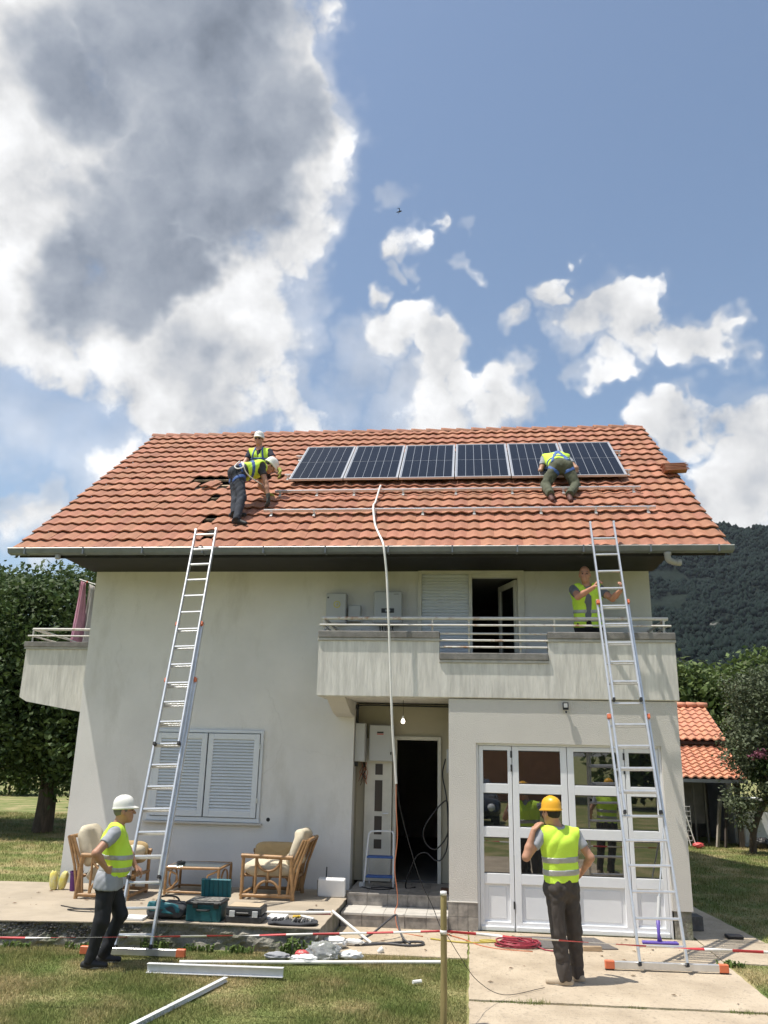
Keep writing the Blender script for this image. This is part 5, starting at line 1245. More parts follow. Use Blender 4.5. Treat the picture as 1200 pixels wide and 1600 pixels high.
# bits on the patio
tag(MB().obox((-1.93, -.60, .283), (1, .1, 0), (-.1, 1, 0), (0, 0, 1), .10, .022, .012).obox((-2.0, -.68, .285), (.6, 1, 0), (-1, .6, 0), (0, 0, 1), .06, .02, .014).build('drill', m_black, None, bevel=.006), 'small black power tool lying on the patio near the conduit', 'power tool')
tag(MB().tube([(-2.0, -.82, .282), (-1.72, -.78, .282)], .010, 6).build('screwdriver', m_wire_r, None), 'red handled screwdriver on the patio', 'screwdriver')
cable('patio_cable', [(-5.1, -.95, .277), (-4.8, -1.08, .277), (-4.5, -1.02, .277), (-4.2, -1.10, .277), (-4.35, -1.22, .277), (-4.7, -1.25, .277), (-4.9, -1.18, .277), (-4.75, -1.12, .277), (-4.3, -1.15, .277)], .006, m_wire_k, 'thin dark cable lying loose on the patio')
bk = empty('bucket', (-5.46, .16, .27), 'small purple bucket behind the first cane armchair', 'bucket')
m_purple = material('purple_plastic', (0.075, 0.012, 0.12), 0.45)
MB().lathe((-5.46, .16, .27), [(.068, 0), (.085, .23), (.092, .235), (.092, .25), (.083, .25), (.066, .02), (.001, .02)], 22).build('pail', m_purple, bk, auto=40)
MB().tube([(-5.46 + .088 * math.cos(a * math.pi / 10), .16, .50 + .05 * math.sin(a * math.pi / 10)) for a in range(11)], .004, 5).build('handle', m_alu, bk)
m_yel = material('yellow_white_plastic', (0.62, 0.60, 0.40), 0.6, vscale=9, col2=(0.66, 0.56, 0.06))
for k, (x, y, lean, lb) in enumerate(((-5.66, .20, .10, 'yellow and white plastic bag propped beside the purple bucket, nearer the bucket'), (-5.78, .16, -.06, 'yellow and white plastic bag beside the purple bucket, at the house corner'))):
    o = cushion((x, y, .385), (1, 0, -lean), (0, 1, 0), (lean * 2, 0, 1), .055, .045, .125, m_yel, None, 'plastic_bag', .7, .012, 20 + k); tag(o, lb, 'bag')
# step ladder in the entrance
sl_ = empty('step_ladder', (-1.31, 1.1, .335), 'white folding step ladder with blue treads in the entrance', 'step ladder')
pts = smooth_path([(-1.535, .98, .34), (-1.50, 1.14, .98), (-1.485, 1.165, 1.04), (-1.44, 1.175, 1.07), (-1.18, 1.175, 1.075), (-1.135, 1.165, 1.045), (-1.125, 1.14, .98), (-1.11, .98, .34)], 5)
MB().tube(pts, .0125, 10).build('front_frame', m_white, sl_, smooth=True)
for x in (-1.50, -1.13): MB().tube([(x, 1.13, .85), (x, 1.38, .34)], .011, 8).build('rear_leg', m_white, sl_)
for z, y in ((.46, 1.02), (.715, 1.09)): MB().box(-1.51, -1.125, y - .03, y + .14, z, z + .025).build('tread', m_strap_b, sl_, bevel=.005)
tag(MB().box(-1.60, -1.53, .96, 1.04, .338, .40).build('socket_block', m_grey_box, None, bevel=.006), 'small grey socket block at the foot of the step ladder', 'socket block')
cable('floor_cable', [(-1.57, .98, .342), (-1.4, .80, .342), (-1.2, .82, .342), (-1.1, .95, .342), (-1.25, 1.0, .342), (-1.42, .92, .342)], .008, m_wire_k, 'black cable coiled around the foot of the step ladder')
tag(MB().box(-.42, -.31, .62, .80, .336, .40).build('brown_crate', material('brown_wood', (.10, .05, .03), .8), None, bevel=.004), 'small brown box on the top step by the garage wall', 'box')

# ================================================================== THINGS ON THE LAWN AND PATH
def alu_channel(a, b, w, h, label):
    a, b = Vector(a), Vector(b); d = (b - a).normalized(); s = d.cross(Vector((0, 0, 1))).normalized(); up = Vector((0, 0, 1))
    prof = [(-w / 2, 0), (w / 2, 0), (w / 2, .006), (.004, .010), (.004, h - .008), (w / 2, h - .004), (w / 2, h), (-w / 2, h), (-w / 2, h - .004), (-.004, h - .008), (-.004, .010), (-w / 2, .006)]
    n = len(prof); v = [p + s * q[0] + up * q[1] for p in (a, b) for q in prof]
    f = [tuple(range(n)), tuple(range(2 * n - 1, n - 1, -1))] + [(i, i + n, (i + 1) % n + n, (i + 1) % n) for i in range(n)]
    return tag(MB().add(v, f).build('aluminium_rail', m_alu_w, None), label, 'rail', 'aluminium rails lying on the lawn')
alu_channel((-3.27, -2.70, .012), (-1.87, -2.70, .03), .06, .085, 'short thick aluminium rail lying across the lawn in front of the patio')
alu_channel((-2.40, -2.88, .012), (-2.76, -4.55, .015), .045, .04, 'aluminium rail pointing towards the camera on the lawn')
tag(MB().tube([(-3.06, -2.34, .035), (-1.7, -2.06, .03), (-.30, -1.80, .035)], .019, 10).build('white_pipe', m_pvc_white, None, auto=40), 'long thin white pipe lying along the lawn below the patio', 'pipe')
tag(MB().tube(smooth_path([(-2.54, -.92, .292), (-2.1, -.84, .292), (-1.72, -.77, .294)], 4), .019, 10).build('white_pipe', m_pvc_white, None, auto=40), 'short white pipe lying on the patio and ending at its corner', 'pipe')
tag(MB().tube([(-1.70, -.77, .31), (-1.18, -1.06, .035)], .019, 10).build('white_pipe', m_pvc_white, None, auto=40), 'white pipe leaning from the patio corner down to the path', 'pipe')
cable('hose', [(-1.36, -1.16, .03), (-1.10, -1.05, .028), (-.80, -.88, .028), (-.60, -.84, .03), (-.58, -.98, .03), (-.74, -1.06, .03), (-1.0, -1.02, .032), (-1.28, -1.05, .03), (-1.40, -1.10, .035), (-1.20, -.92, .10), (-1.02, -.70, .22), (-.93, -.56, .26), (-.90, -.70, .2), (-.82, -.9, .08), (-.72, -1.0, .035)], .013, material('grey_hose', (.06, .06, .065), .5), 'dark grey hose lying in loops on the path below the steps')
def crumple(c, sx, sy, sz, seed, mat, label, name='plastic_bag', cat='bag', group=None, parent=None):
    r = np.random.default_rng(seed); nu, nv = 34, 18; v = []; f = []; ws = [(r.normal(size=3) * 5, r.uniform(0, 6)) for _ in range(7)]
    for j in range(nv + 1):
        t = -math.pi / 2 + math.pi * j / nv
        for i in range(nu):
            a = 2 * math.pi * i / nu; d = np.array([math.cos(t) * math.cos(a), math.cos(t) * math.sin(a), math.sin(t)])
            q = 1.0 + .15 * sum((1 - 2 * abs(math.sin(float(d @ w) + p))) for w, p in ws) / 3
            v.append((c[0] + d[0] * sx * q, c[1] + d[1] * sy * q, max(.004 + c[2] - .02, c[2] + sz * .7 + d[2] * sz * q)))
    for j in range(nv):
        for i in range(nu): p = j * nu + i; k = j * nu + (i + 1) % nu; f.append((p, k, k + nu, p + nu))
    o = MB().add(v, f).build(name, mat, parent, auto=75)
    if parent is None: tag(o, label, cat, group)
    return o
m_clear = material('clear_polythene', (0.80, 0.82, 0.82), 0.25, trans=0.75, spec=0.4); m_whitebag = material('white_polythene', (0.74, 0.74, 0.72), 0.4, 0.05, 6)
m_redbag = material('red_print_polythene', (0.62, 0.10, 0.10), 0.4); m_greyfoam = material('grey_foam', (0.30, 0.31, 0.33), 0.8, 0.1, 8)
crumple((-2.10, -1.95, .02), .16, .07, .045, 1, m_greyfoam, 'crumpled grey foam lying by the long white pipe on the lawn')
crumple((-1.62, -1.80, .02), .20, .13, .10, 2, m_clear, 'large clear plastic bag on the edge of the lawn')
crumple((-1.80, -2.02, .02), .17, .07, .045, 3, m_whitebag, 'white plastic bag under the clear bag on the lawn')
crumple((-1.83, -1.97, .06), .08, .05, .04, 4, m_redbag, 'red plastic wrapper on top of the white bag on the lawn', 'wrapper', 'wrapper')
crumple((-1.32, -1.78, .02), .14, .07, .05, 5, m_whitebag, 'torn white and grey plastic sheet next to the clear bag on the lawn')
crumple((-1.58, -1.28, .02), .16, .10, .07, 6, m_whitebag, 'crumpled white plastic heaped against the patio corner')
crumple((-1.38, -1.12, .02), .14, .05, .04, 7, m_whitebag, 'strip of white plastic under the leaning white pipe')
tag(MB().lathe((-1.03, -1.42, .04), [(.018, -.035), (.03, .0), (.032, .03), (.02, .034)], 10, (.8, .3, .5)).build('plastic_cup', m_whitebag, None, auto=40), 'small crushed white cup at the edge of the path', 'cup')
tag(MB().tube([(-.58, -2.66, .035), (-.50, -2.61, .035)], .018, 8).build('pipe_offcut', m_pvc_white, None), 'short white pipe offcut lying in the grass near the wooden post', 'pipe offcut')
# red cable coil, yellow rope, mat
mb = MB(); pts = []
for i in range(150):
    a = i / 150 * 2 * math.pi * 7.3; rr = .175 + .045 * math.sin(a * .37 + 1) + .012 * math.sin(a * 2.3)
    pts.append((.55 + rr * math.cos(a) * 1.25, -.78 + rr * math.sin(a) * .95, .028 + .012 * (i / 150 * 7.3) * .6 + .006 * math.sin(a * 1.7)))
pts += [(.85, -.95, .026), (1.0, -1.02, .026)]
tag(mb.tube(pts, .0085, 6).build('cable_coil', m_wire_r, None, smooth=True), 'coil of dark red cable on the path in front of the garage', 'cable coil')
cable('yellow_cord', [(-.5, -.62, .025), (-.1, -.75, .026), (.2, -.68, .026), (.32, -.60, .026), (.22, -.55, .026), (.1, -.60, .026), (.25, -.66, .03), (.4, -.62, .03)], .010, m_wire_y, 'yellow cord tangled beside the red cable coil')
cable('ground_cable', [(-.38, -.25, .022), (-.1, -.55, .022), (.1, -.85, .022), (.35, -1.0, .022), (.7, -1.05, .022)], .007, m_wire_o, 'thin orange cable crossing the path towards the red coil')
o = slab([(.42, -.30), (1.52, -.16), (1.72, -.74), (.62, -.90)], .019, .030, 'mat_with_shadow', material('mat_shadow_grey', (0.13, 0.12, 0.115), 0.95, 0.2, 20, bump=.004, bscale=120), None); tag(o, 'dark grey mat with shadow in its dark shape, skewed in front of the garage doors', 'mat')  # dark patch is part mat, part shadow painted in the same grey
tag(MB().obox((1.40, -.86, .045), (1, .1, 0), (-.1, 1, 0), (0, 0, 1), .11, .03, .025).build('wood_block', m_batten, None, bevel=.004), 'small wooden block on the path in front of the mat', 'block')
# mop
mp_ = empty('flat_mop', (2.29, -.32, .02), 'purple flat mop leaning against the garage door behind the ladder', 'mop')
MB().prism([(2.07, -.36), (2.51, -.34), (2.50, -.25), (2.08, -.27)], 2, .02, .045).build('mop_head', m_purple.copy(), mp_, bevel=.006)
mp_.children[0].data.materials[0].node_tree.nodes['Principled BSDF'].inputs['Base Color'].default_value = (.11, .07, .36, 1)
MB().tube([(2.29, -.30, .05), (2.285, -.29, .12), (2.29, -.28, .28)], [.03, .018, .024], 10).build('socket', mp_.children[0].data.materials[0], mp_, smooth=True)
MB().tube([(2.29, -.28, .27), (2.34, -.19, .53)], .022, 10).build('grip', m_grey_box, mp_, auto=40); MB().tube([(2.335, -.20, .50), (2.50, .02, 1.32)], .011, 8).build('handle', m_alu, mp_, auto=40)
# barrier post and tape
m_post = material('green_stained_timber', (0.30, 0.24, 0.10), 0.8, 0.25, 5, stretch=(6, 6, .6), bump=.003, bscale=30)
m_tape_r = material('red_tape', (0.48, 0.045, 0.05), 0.45); m_tape_w = material('white_tape', (0.72, 0.70, 0.68), 0.45)
def barrier_post(x, y, label):
    p = empty('barrier_post', (x, y, 0), label, 'post', 'posts holding the barrier tape')
    MB().tube([(x, y, -.1), (x + .003, y, .5), (x, y, 1.035)], [.030, .028, .027], 14).build('pole', m_post, p, auto=50)
    MB().tube([(x, y, 1.02), (x, y, 1.05)], [.031, .028], 12).build('top_wrap', m_tape_w, p, smooth=True)
    MB().tube([(x, y, .715), (x, y, .745)], .031, 12).build('tape_wrap', m_tape_w, p, smooth=True)
barrier_post(-.24, -3.9, 'round wooden barrier post standing at the corner of the lawn and the path')
barrier_post(-5.6, -4.05, 'round wooden barrier post out on the lawn past the man in the white helmet'); barrier_post(3.75, -3.9, 'round wooden barrier post on the grass past the foot of the garage ladder')
def tape(a, b, sag, label, seed, wd):
    r = random.Random(seed); a, b = Vector(a), Vector(b); n = 160; v = []; f = []; m = []; L = (b - a).length
    for i in range(n + 1):
        t = i / n; p = a.lerp(b, t); p.z -= sag * 4 * t * (1 - t); tw = 1.2 * math.sin(t * 9 + seed) + .5 * math.sin(t * 23 + 2 * seed) + 1.2
        w = Vector((0, math.sin(tw), math.cos(tw))) * wd
        v += [p - w, p + w]
    for i in range(n): f.append((2 * i, 2 * i + 2, 2 * i + 3, 2 * i + 1)); m.append(int(i * L / n / .235) % 2)
    o = mesh_obj('barrier_tape', v, f, [m_tape_r, m_tape_w], None, True, m); tag(o, label, 'barrier tape', 'red and white barrier tape')
    s = o.modifiers.new('solid', 'SOLIDIFY'); s.thickness = .0012
tape((-5.6, -4.05, .50), (-.27, -3.9, .735), .02, 'red and white barrier tape stretched across the lawn below the patio', 3, .009)
tape((-.21, -3.9, .735), (3.75, -3.9, .70), .03, 'red and white barrier tape stretched across the path past the man in the yellow helmet', 5, .0115)
cable('loose_wire', [(-.21, -3.88, .70), (-.1, -3.7, .5), (.05, -3.4, .25), (.3, -3.0, .05), (.7, -2.6, .03)], .003, m_wire_k, 'thin dark wire trailing from the wooden post to the path')
# litter of dead leaves and scraps
mb = MB()
for i in range(150):
    if i < 115: x, y, z = random.uniform(-1.5, 2.7), random.choice([random.uniform(-1.4, -.1), random.uniform(-4.4, -1.4)]), .022
    if i < 115 and x < 0: y = random.uniform(-1.4, -.1)
    if i < 115: pass
    else: x, y, z = random.uniform(-6, -1.8), random.uniform(-1.5, .2), .275
    a = random.uniform(0, 6.28); s = random.choice([.007, .009, .012, .018, .034]); c_, s_ = math.cos(a), math.sin(a)
    P = lambda u, w, h: (x + (u * c_ - w * s_) * s, y + (u * s_ + w * c_) * s, z + h * s)
    mb.add([P(-1, 0, .1), P(0, -.45, .35), P(1, 0, .15), P(0, .45, .3)], [(0, 1, 2, 3)])
tag(mb.build('leaf_litter', material('dead_leaf', (.14, .075, .035), .9, rnd=.5), None), 'scattered dead leaves and scraps on the concrete', 'leaf litter', kind='stuff')
# pink cloth on the side balcony
pk = empty('hanging_cloth', (-6.62, 2.0, 3.9), 'pink cloth hung on a pole on the small side balcony', 'cloth')
v = []; f = []; nu, nv = 18, 14
for j in range(nv + 1):
    for i in range(nu + 1):
        s = i / nu; t = j / nv
        v.append((-6.83 + s * (.11 + .09 * min(1, t * 1.6)) - .07 * t, 1.9 + .05 * math.sin(s * 7 + 1.2 * t) * (.25 + t) + .02 * math.sin(s * 17 + 4 * t), 5.0 - s * .05 - t * (1.14 - .10 * s)))
for j in range(nv):
    for i in range(nu): a = j * (nu + 1) + i; f.append((a, a + 1, a + nu + 2, a + nu + 1))
o = mesh_obj('cloth', v, f, material('pink_cotton', (.58, .30, .40), .9, .1, 6), pk, True); sm = o.modifiers.new('solid', 'SOLIDIFY'); sm.thickness = .004
v = [(x + .14 + .02 * (5 - z), y + .06, z - .05) for (x, y, z) in v]
o = mesh_obj('white_cloth', v, f, material('grey_white_cotton', (.55, .53, .52), .9, .1, 6), pk, True); sm = o.modifiers.new('solid', 'SOLIDIFY'); sm.thickness = .004
MB().tube([(-6.85, 1.9, 5.02), (-6.45, 1.9, 4.90)], .010, 6).tube([(-6.5, 1.9, 4.92), (-6.45, 1.9, 3.1)], .014, 6).build('pole', m_white, pk)
MB().lathe((-6.70, 1.89, 4.97), [(.001, -.02), (.018, 0), (.001, .02)], 8).build('peg', m_orange, pk)

# ================================================================== VEGETATION
def leaves(centres, spread, n, size, flat=.5, seed=0, aspect=.55):
    r = np.random.default_rng(seed); k = len(centres); idx = r.integers(0, k, n)
    P = centres[idx] + r.normal(size=(n, 3)) * spread[idx][:, None] * np.array([1, 1, .8])
    nr = r.normal(size=(n, 3)); nr[:, 2] = np.abs(nr[:, 2]) + flat; nr /= np.linalg.norm(nr, axis=1)[:, None]
    t = r.normal(size=(n, 3)); t -= nr * (t * nr).sum(1)[:, None]; t /= np.linalg.norm(t, axis=1)[:, None]; b = np.cross(nr, t)
    s = size * r.uniform(.6, 1.35, n)[:, None]
    V = np.stack([P - t * s, P + b * s * aspect - nr * s * .12, P + t * s, P - b * s * aspect - nr * s * .12], 1).reshape(-1, 3)
    return V, np.arange(4 * n).reshape(-1, 4)
def crown_points(blobs, nper, seed, inner=.25):
    r = np.random.default_rng(seed); C = []; S = []
    for (c, rad) in blobs:
        vol = rad[0] * rad[1] * rad[2]; n = int(nper * (vol ** .66))
        d = r.normal(size=(n, 3)); d /= np.linalg.norm(d, axis=1)[:, None]; q = r.uniform(inner, 1, n) ** .45
        q *= 1 + .16 * np.sin(d[:, 0] * 5 + seed) * np.sin(d[:, 1] * 4 + 1) + .10 * np.sin(d[:, 2] * 9 + seed * 2)
        C.append(np.array(c) + d * np.array(rad) * q[:, None]); S.append(np.full(n, 1.0))
    return np.concatenate(C), np.concatenate(S)
m_bark = material('bark', (0.10, 0.075, 0.055), 0.95, 0.35, 6, stretch=(3, 3, .5), bump=.03, bscale=12)
m_leaf_d = leafmat('dark_leaf', (0.070, 0.108, 0.036)); m_leaf_l = leafmat('bright_leaf', (0.11, 0.155, 0.048)); m_leaf_o = leafmat('olive_leaf', (0.115, 0.14, 0.080)); m_weed = leafmat('weed_leaf', (0.13, 0.19, 0.055))
m_pink = leafmat('pink_blossom', (0.42, 0.16, 0.24), .2)
def tree(name, base, trunk, limbs, blobs, nper, nleaf, size, mat, label, seed, spread=.16, group=None, cat='tree'):
    e = empty(name, base, label, cat, group); b = Vector(base)
    if trunk:
        MB().tube(smooth_path([b + Vector(p) for p in trunk[0]], 4), [trunk[1] + (trunk[2] - trunk[1]) * i / (4 * (len(trunk[0]) - 1)) for i in range(4 * (len(trunk[0]) - 1) + 1)], 10).build('trunk', m_bark, e, smooth=True)
        for (pts, r0) in limbs:
            n = 4 * (len(pts) - 1) + 1; MB().tube(smooth_path([b + Vector(p) for p in pts], 4), [r0 * (1 - .75 * i / n) for i in range(n)], 7).build('limb', m_bark, e, smooth=True)
    C, S = crown_points(blobs, nper, seed); V, F = leaves(C, S * spread, nleaf, size, .35, seed)
    mesh_obj('crown', V, F, mat, e)
    return e
# broad dark tree beyond the left end of the house
tree('garden_tree', (-11.15, 10.1, 0), ([(0, 0, -.1), (.03, 0, .7), (-.05, .1, 1.6), (-.1, .1, 2.8), (-.3, .2, 4.4)], .27, .13), [([(-.05, .1, 1.5), (1.2, .2, 2.6), (2.2, .3, 4.2)], .16), ([(-.1, .1, 1.9), (-1.6, .2, 3.2), (-3.0, .2, 4.3)], .17), ([(-.1, .1, 2.4), (.3, 1.2, 4), (.5, 1.6, 5.5)], .13)],
     [((-11.6, 10.2, 4.6), (3.2, 2.6, 2.5)), ((-14.4, 10.4, 4.4), (3.0, 2.6, 2.4)), ((-9.2, 10.4, 4.0), (2.6, 2.4, 2.4)), ((-12.6, 10.0, 2.7), (3.4, 2.2, 1.2)), ((-9.6, 9.9, 2.5), (2.3, 2.0, 1.4)), ((-11.0, 9.6, 3.2), (2.4, 1.6, 1.6)), ((-13.3, 9.8, 3.3), (2.2, 1.7, 1.7)), ((-15.8, 10.4, 2.6), (2.2, 2.2, 1.6)), ((-12.0, 11.6, 5.2), (4.6, 2.4, 2.3)), ((-9.5, 11.2, 4.6), (2.6, 2.2, 2.4)), ((-12.5, 11.6, 3.4), (4.2, 2.0, 2.0))], 110, 150000, .082, m_leaf_d, 'broad dark green tree standing on the lawn beyond the side balcony', 5, .24)
# dark tree by the shed
tree('shrub_tree', (6.85, 10.6, 0), ([(0, 0, -.1), (.1, 0, .6), (.5, .1, 1.3), (.9, .1, 2.2)], .09, .05), [([(.05, 0, .4), (-.25, 0, 1.1), (-.3, 0, 1.6)], .04), ([(.5, .1, 1.3), (1.3, .1, 2.0), (1.9, .1, 2.9)], .05)],
     [((7.75, 10.6, 3.1), (1.25, 1.2, 1.45)), ((8.7, 10.7, 2.7), (1.3, 1.2, 1.5)), ((7.0, 10.4, 2.35), (.65, .7, .7)), ((8.0, 10.3, 1.7), (1.1, .9, .7)), ((6.65, 10.3, 1.25), (.35, .4, .45)), ((7.3, 10.5, 3.9), (.8, .8, .7))], 160, 26000, .050, m_leaf_o, 'grey-green small-leaved tree half hiding the shed', 8, .13)
pkb = [((7.2, 9.9, 2.35), (.5, .3, .12)), ((7.75, 9.8, 2.6), (.3, .3, .12)), ((7.9, 9.8, 2.3), (.25, .3, .14))]
C, S = crown_points(pkb, 130, 5); V, F = leaves(C, S * .06, 900, .035, .3, 5)
fb = empty('flowering_shrub', (7.5, 9.9, 0), 'pink flowering shrub in front of the grey-green tree by the shed', 'shrub')
mesh_obj('blossom', V, F, m_pink, fb)
C, S = crown_points([((7.4, 9.95, 2.0), (.55, .3, .35)), ((7.7, 9.95, 1.6), (.45, .3, .4))], 130, 6); V, F = leaves(C, S * .09, 2400, .05, .3, 6); mesh_obj('crown', V, F, m_leaf_d, fb)
for k in range(4): MB().tube(smooth_path([(7.5, 9.9, 0), (7.4 + k * .1, 9.9, .9), (7.1 + k * .22, 9.9, 1.9)], 4), .015, 6).build('stem', m_bark, fb)
# bright walnut trees behind the shed
for (bx_, by, hh, w, lb, sd) in ((8.1, 21.5, 5.9, 2.3, 'leafy bright green walnut tree rising just behind the shed roof', 11), (11.3, 22.5, 6.2, 2.6, 'leafy bright green walnut tree behind the grey-green tree', 12), (14.8, 23, 5.8, 2.6, 'leafy bright green walnut tree at the edge of the picture behind the grey-green tree', 13), (5.2, 22.5, 5.7, 2.3, 'leafy bright green walnut tree mostly hidden behind the house corner', 14)):
    tree('walnut_tree', (bx_, by, 0), ([(0, 0, -.1), (0, 0, 1.2), (.1, 0, 2.6)], .2, .1), [([(0, 0, 1.2), (.9, .2, 2.6), (1.3, .3, 3.8)], .09), ([(0, 0, 1.2), (-.9, .1, 2.6), (-1.2, .1, 3.6)], .09)],
         [((bx_, by, hh - 1.9), (w, w * .8, 1.9)), ((bx_ - w * .5, by - .3, hh - 2.7), (w * .7, w * .6, 1.5)), ((bx_ + w * .5, by - .4, hh - 2.4), (w * .7, w * .6, 1.6)), ((bx_ + .2, by - .8, hh - 3.6), (w * .9, w * .6, 1.3))], 80, 17000, .125, m_leaf_l, lb, sd, .22, 'walnut trees behind the shed')
# hedge shrubs far across the lawn, left
for i in range(7):
    x = -24 + i * 3.1; y = 24 + (i % 3) * 1.6; h_ = 1.1 + .35 * ((i * 7) % 4)
    tree('boundary_shrub', (x, y, 0), ([(0, 0, -.2), (0, 0, .5), (.1, 0, .9)], .05, .03), [], [((x, y, h_ * .5), (1.7, 1.1, h_ * .62)), ((x + .9, y, h_ * .4), (1.0, .9, h_ * .5))], 60, 2600, .11, [m_leaf_l, m_weed, m_leaf_d][i % 3],
         ['light green shrub at the far lawn edge beyond the dark', 'mid green shrub at the far lawn edge beyond the dark', 'dark green shrub at the far lawn edge beyond the dark'][i % 3] + [' tree, outermost', ' tree, low one', ' tree trunk', ' tree, beside its trunk', ' tree, nearest the house', ' tree, half hidden', ' tree, hidden behind the house'][i], 60 + i, .2, 'shrubs along the far edge of the lawn', 'shrub')
# weeds along the patio base
for i, (x, y, h_, lb) in enumerate(((-1.95, -1.70, .26, 'long-bladed weed clump against the patio edge below the tool roll'), (-2.6, -1.69, .12, 'low weed clump below the flat tool case'), (-3.55, -1.78, .17, 'leafy weed clump behind the foot of the ladder'), (-3.05, -1.70, .12, 'weed clump at the patio base below the teal toolbox'), (-4.4, -1.86, .10, 'weed clump at the patio base behind the man in the white helmet'), (-5.1, -1.95, .10, 'weed clump at the patio base near the picture edge'), (2.85, -1.25, .10, 'weed tuft at the corner of the path and the grass beside the ladder'))):
    e = empty('weed', (x, y, 0), lb, 'weed'); V = []; F = []; r = random.Random(i)
    for k in range(46):
        a = r.uniform(0, 6.28); ln = h_ * .75 * r.uniform(.4, 1.2); w = .009 * r.uniform(.6, 1.5); bx_, by_ = x + r.uniform(-.16, .16), y + r.uniform(-.05, .03); out = r.uniform(.3, 1.1)
        d = Vector((math.cos(a), math.sin(a), 0)); s = Vector((-d.y, d.x, 0)) * w; p0 = Vector((bx_, by_, 0)); p1 = p0 + d * ln * .3 * out + Vector((0, 0, ln * .8)); p2 = p0 + d * ln * .85 * out + Vector((0, 0, ln * .75))
        o_ = len(V); V += [p0 - s, p0 + s, p1 + s * 1.3, p1 - s * 1.3, p2]; F += [(o_, o_ + 1, o_ + 2, o_ + 3), (o_ + 3, o_ + 2, o_ + 4)]
    mesh_obj('leaf_blades', V, F, m_weed, e)
# grass blades: one uncountable mass
def grass(regions, name, label, h0):
    Vs = []; 
    for (x0, x1, y0, y1, n, hk, poly) in regions:
        r = np.random.default_rng(int(abs(x0 * 100 + y0 * 7)))
        x = r.uniform(x0, x1, n); y = r.uniform(y0, y1, n); keep = poly(x, y); x = x[keep]; y = y[keep]; k = len(x)
        clump = .65 + .5 * np.sin(x * 3.1 + 1.3 * np.sin(y * 2.7)) * np.sin(y * 3.7 + 1.1 * np.sin(x * 1.9)) 
        ln = h0 * hk * r.uniform(.5, 1.35, k) * np.clip(clump + .25, .35, 1.3); a = r.uniform(0, 6.28, k); le = r.uniform(.2, 1.1, k) * ln; w = .0036 * r.uniform(.7, 1.5, k) * hk ** .6
        d = np.stack([np.cos(a), np.sin(a)], -1); s = np.stack([-d[:, 1], d[:, 0]], -1) * w[:, None]
        p = np.stack([x, y], -1); z0 = np.full(k, -.005)
        A_ = np.concatenate([p - s, z0[:, None]], 1); B_ = np.concatenate([p + s, z0[:, None]], 1); C_ = np.concatenate([p + d * le[:, None], ln[:, None]], 1)
        Vs.append(np.stack([A_, B_, C_], 1).reshape(-1, 3))
    V = np.concatenate(Vs); F = np.arange(len(V)).reshape(-1, 3)
    o = mesh_obj(name, V, F, m_blade); tag(o, label, 'grass', kind='stuff')
front = lambda x, y: ((y < np.interp(x, [-9, -5.3, -3.2, -1.7, -1.69, 0], [-2.02, -1.94, -1.64, -1.62, -1.53, -1.53])) & (x < -.05))
right = lambda x, y: (((x > 2.84) & (y < -1.16)) | ((x > np.interp(y, [-.35, 0, 2.4, 9], [5.5, 3.7, 3.44, 3.4])) & (y > -.35))) & ~((x < 2.9) & (y > -1.2))
left = lambda x, y: y > .7
joint = lambda x, y: np.abs(y - np.interp(x, [-.03, 2.8], [-3.09, -3.03])) < .035 * np.clip(1.9 * np.sin(x * 4.1) * np.sin(x * 1.7 + 1) + .9 * np.sin(x * 13.7), 0, 1.6)
grass([(-.03, 2.8, -3.2, -2.95, 5200, 1.0, joint), (-6.5, 0, -5.6, -1.5, 290000, .82, front), (2.6, 5.5, -5, -1.1, 50000, .82, right), (3.3, 9, -.4, 13, 90000, 1.4, right), (-16, -5.9, .7, 16, 90000, 1.6, left)], 'grass', 'short mown grass blades of the lawn', .036)

# ================================================================== SHED
shed = empty('shed', (6, 13, 0), 'low open-fronted shed with two tiers of bright orange roof tiles', 'shed')
m_wood_d = material('dark_old_timber', (0.06, 0.048, 0.04), 0.9, 0.3, 5); m_shedwall = material('shed_wall', (0.22, 0.21, 0.20), 0.9, 0.2, 2)
def tile_slope(x0, x1, p0, p1, rows, name):
    V = []; F = []; dy, dz = (p1[0] - p0[0]) / rows, (p1[1] - p0[1]) / rows; n = int((x1 - x0) / .225)
    for r_ in range(rows):
        for c_ in range(n):
            o_ = len(V)
            for (t, h) in ((0, .055), (1.12, .01)):
                for k in range(5):
                    x = x0 + (c_ + k / 4) * .225; V.append((x, p0[0] + dy * (r_ + t), p0[1] + dz * (r_ + t) + h + .03 * math.sin(2 * math.pi * k / 4 + .6)))
            for k in range(5): V.append((x0 + (c_ + k / 4) * .225, p0[0] + dy * r_, p0[1] + dz * r_ + .02 + .03 * math.sin(2 * math.pi * k / 4 + .6)))
            for k in range(4): F.append((o_ + k, o_ + k + 1, o_ + 6 + k, o_ + 5 + k)); F.append((o_ + 10 + k, o_ + 11 + k, o_ + 1 + k, o_ + k))
    tag(mesh_obj(name, V, F, m_tile_shed, shed), kind='stuff')
tile_slope(3.2, 7.25, (11.75, 1.70), (13.6, 2.64), 11, 'lower_roof_tiles'); tile_slope(3.2, 7.35, (13.25, 2.70), (15.2, 3.72), 8, 'upper_roof_tiles')
MB().prism([(11.78, 1.66), (13.6, 2.59), (13.6, 2.55), (11.78, 1.60)], 0, 3.2, 7.22).prism([(13.3, 2.67), (15.2, 3.68), (17.1, 2.67), (17.1, 2.6), (15.2, 3.6), (13.3, 2.6)], 0, 3.2, 7.32).build('roof_boards', m_wood_d, shed)
for k in range(13): MB().tube([(3.2 + k * .32, 15.2, 3.80), (3.5 + k * .32, 15.2, 3.80)], [.09, .075], 8).build('ridge_tile', m_tile_shed, shed, smooth=True)
MB().box(3.2, 7.25, 11.68, 11.76, 1.60, 1.68).build('gutter', m_gutter, shed)
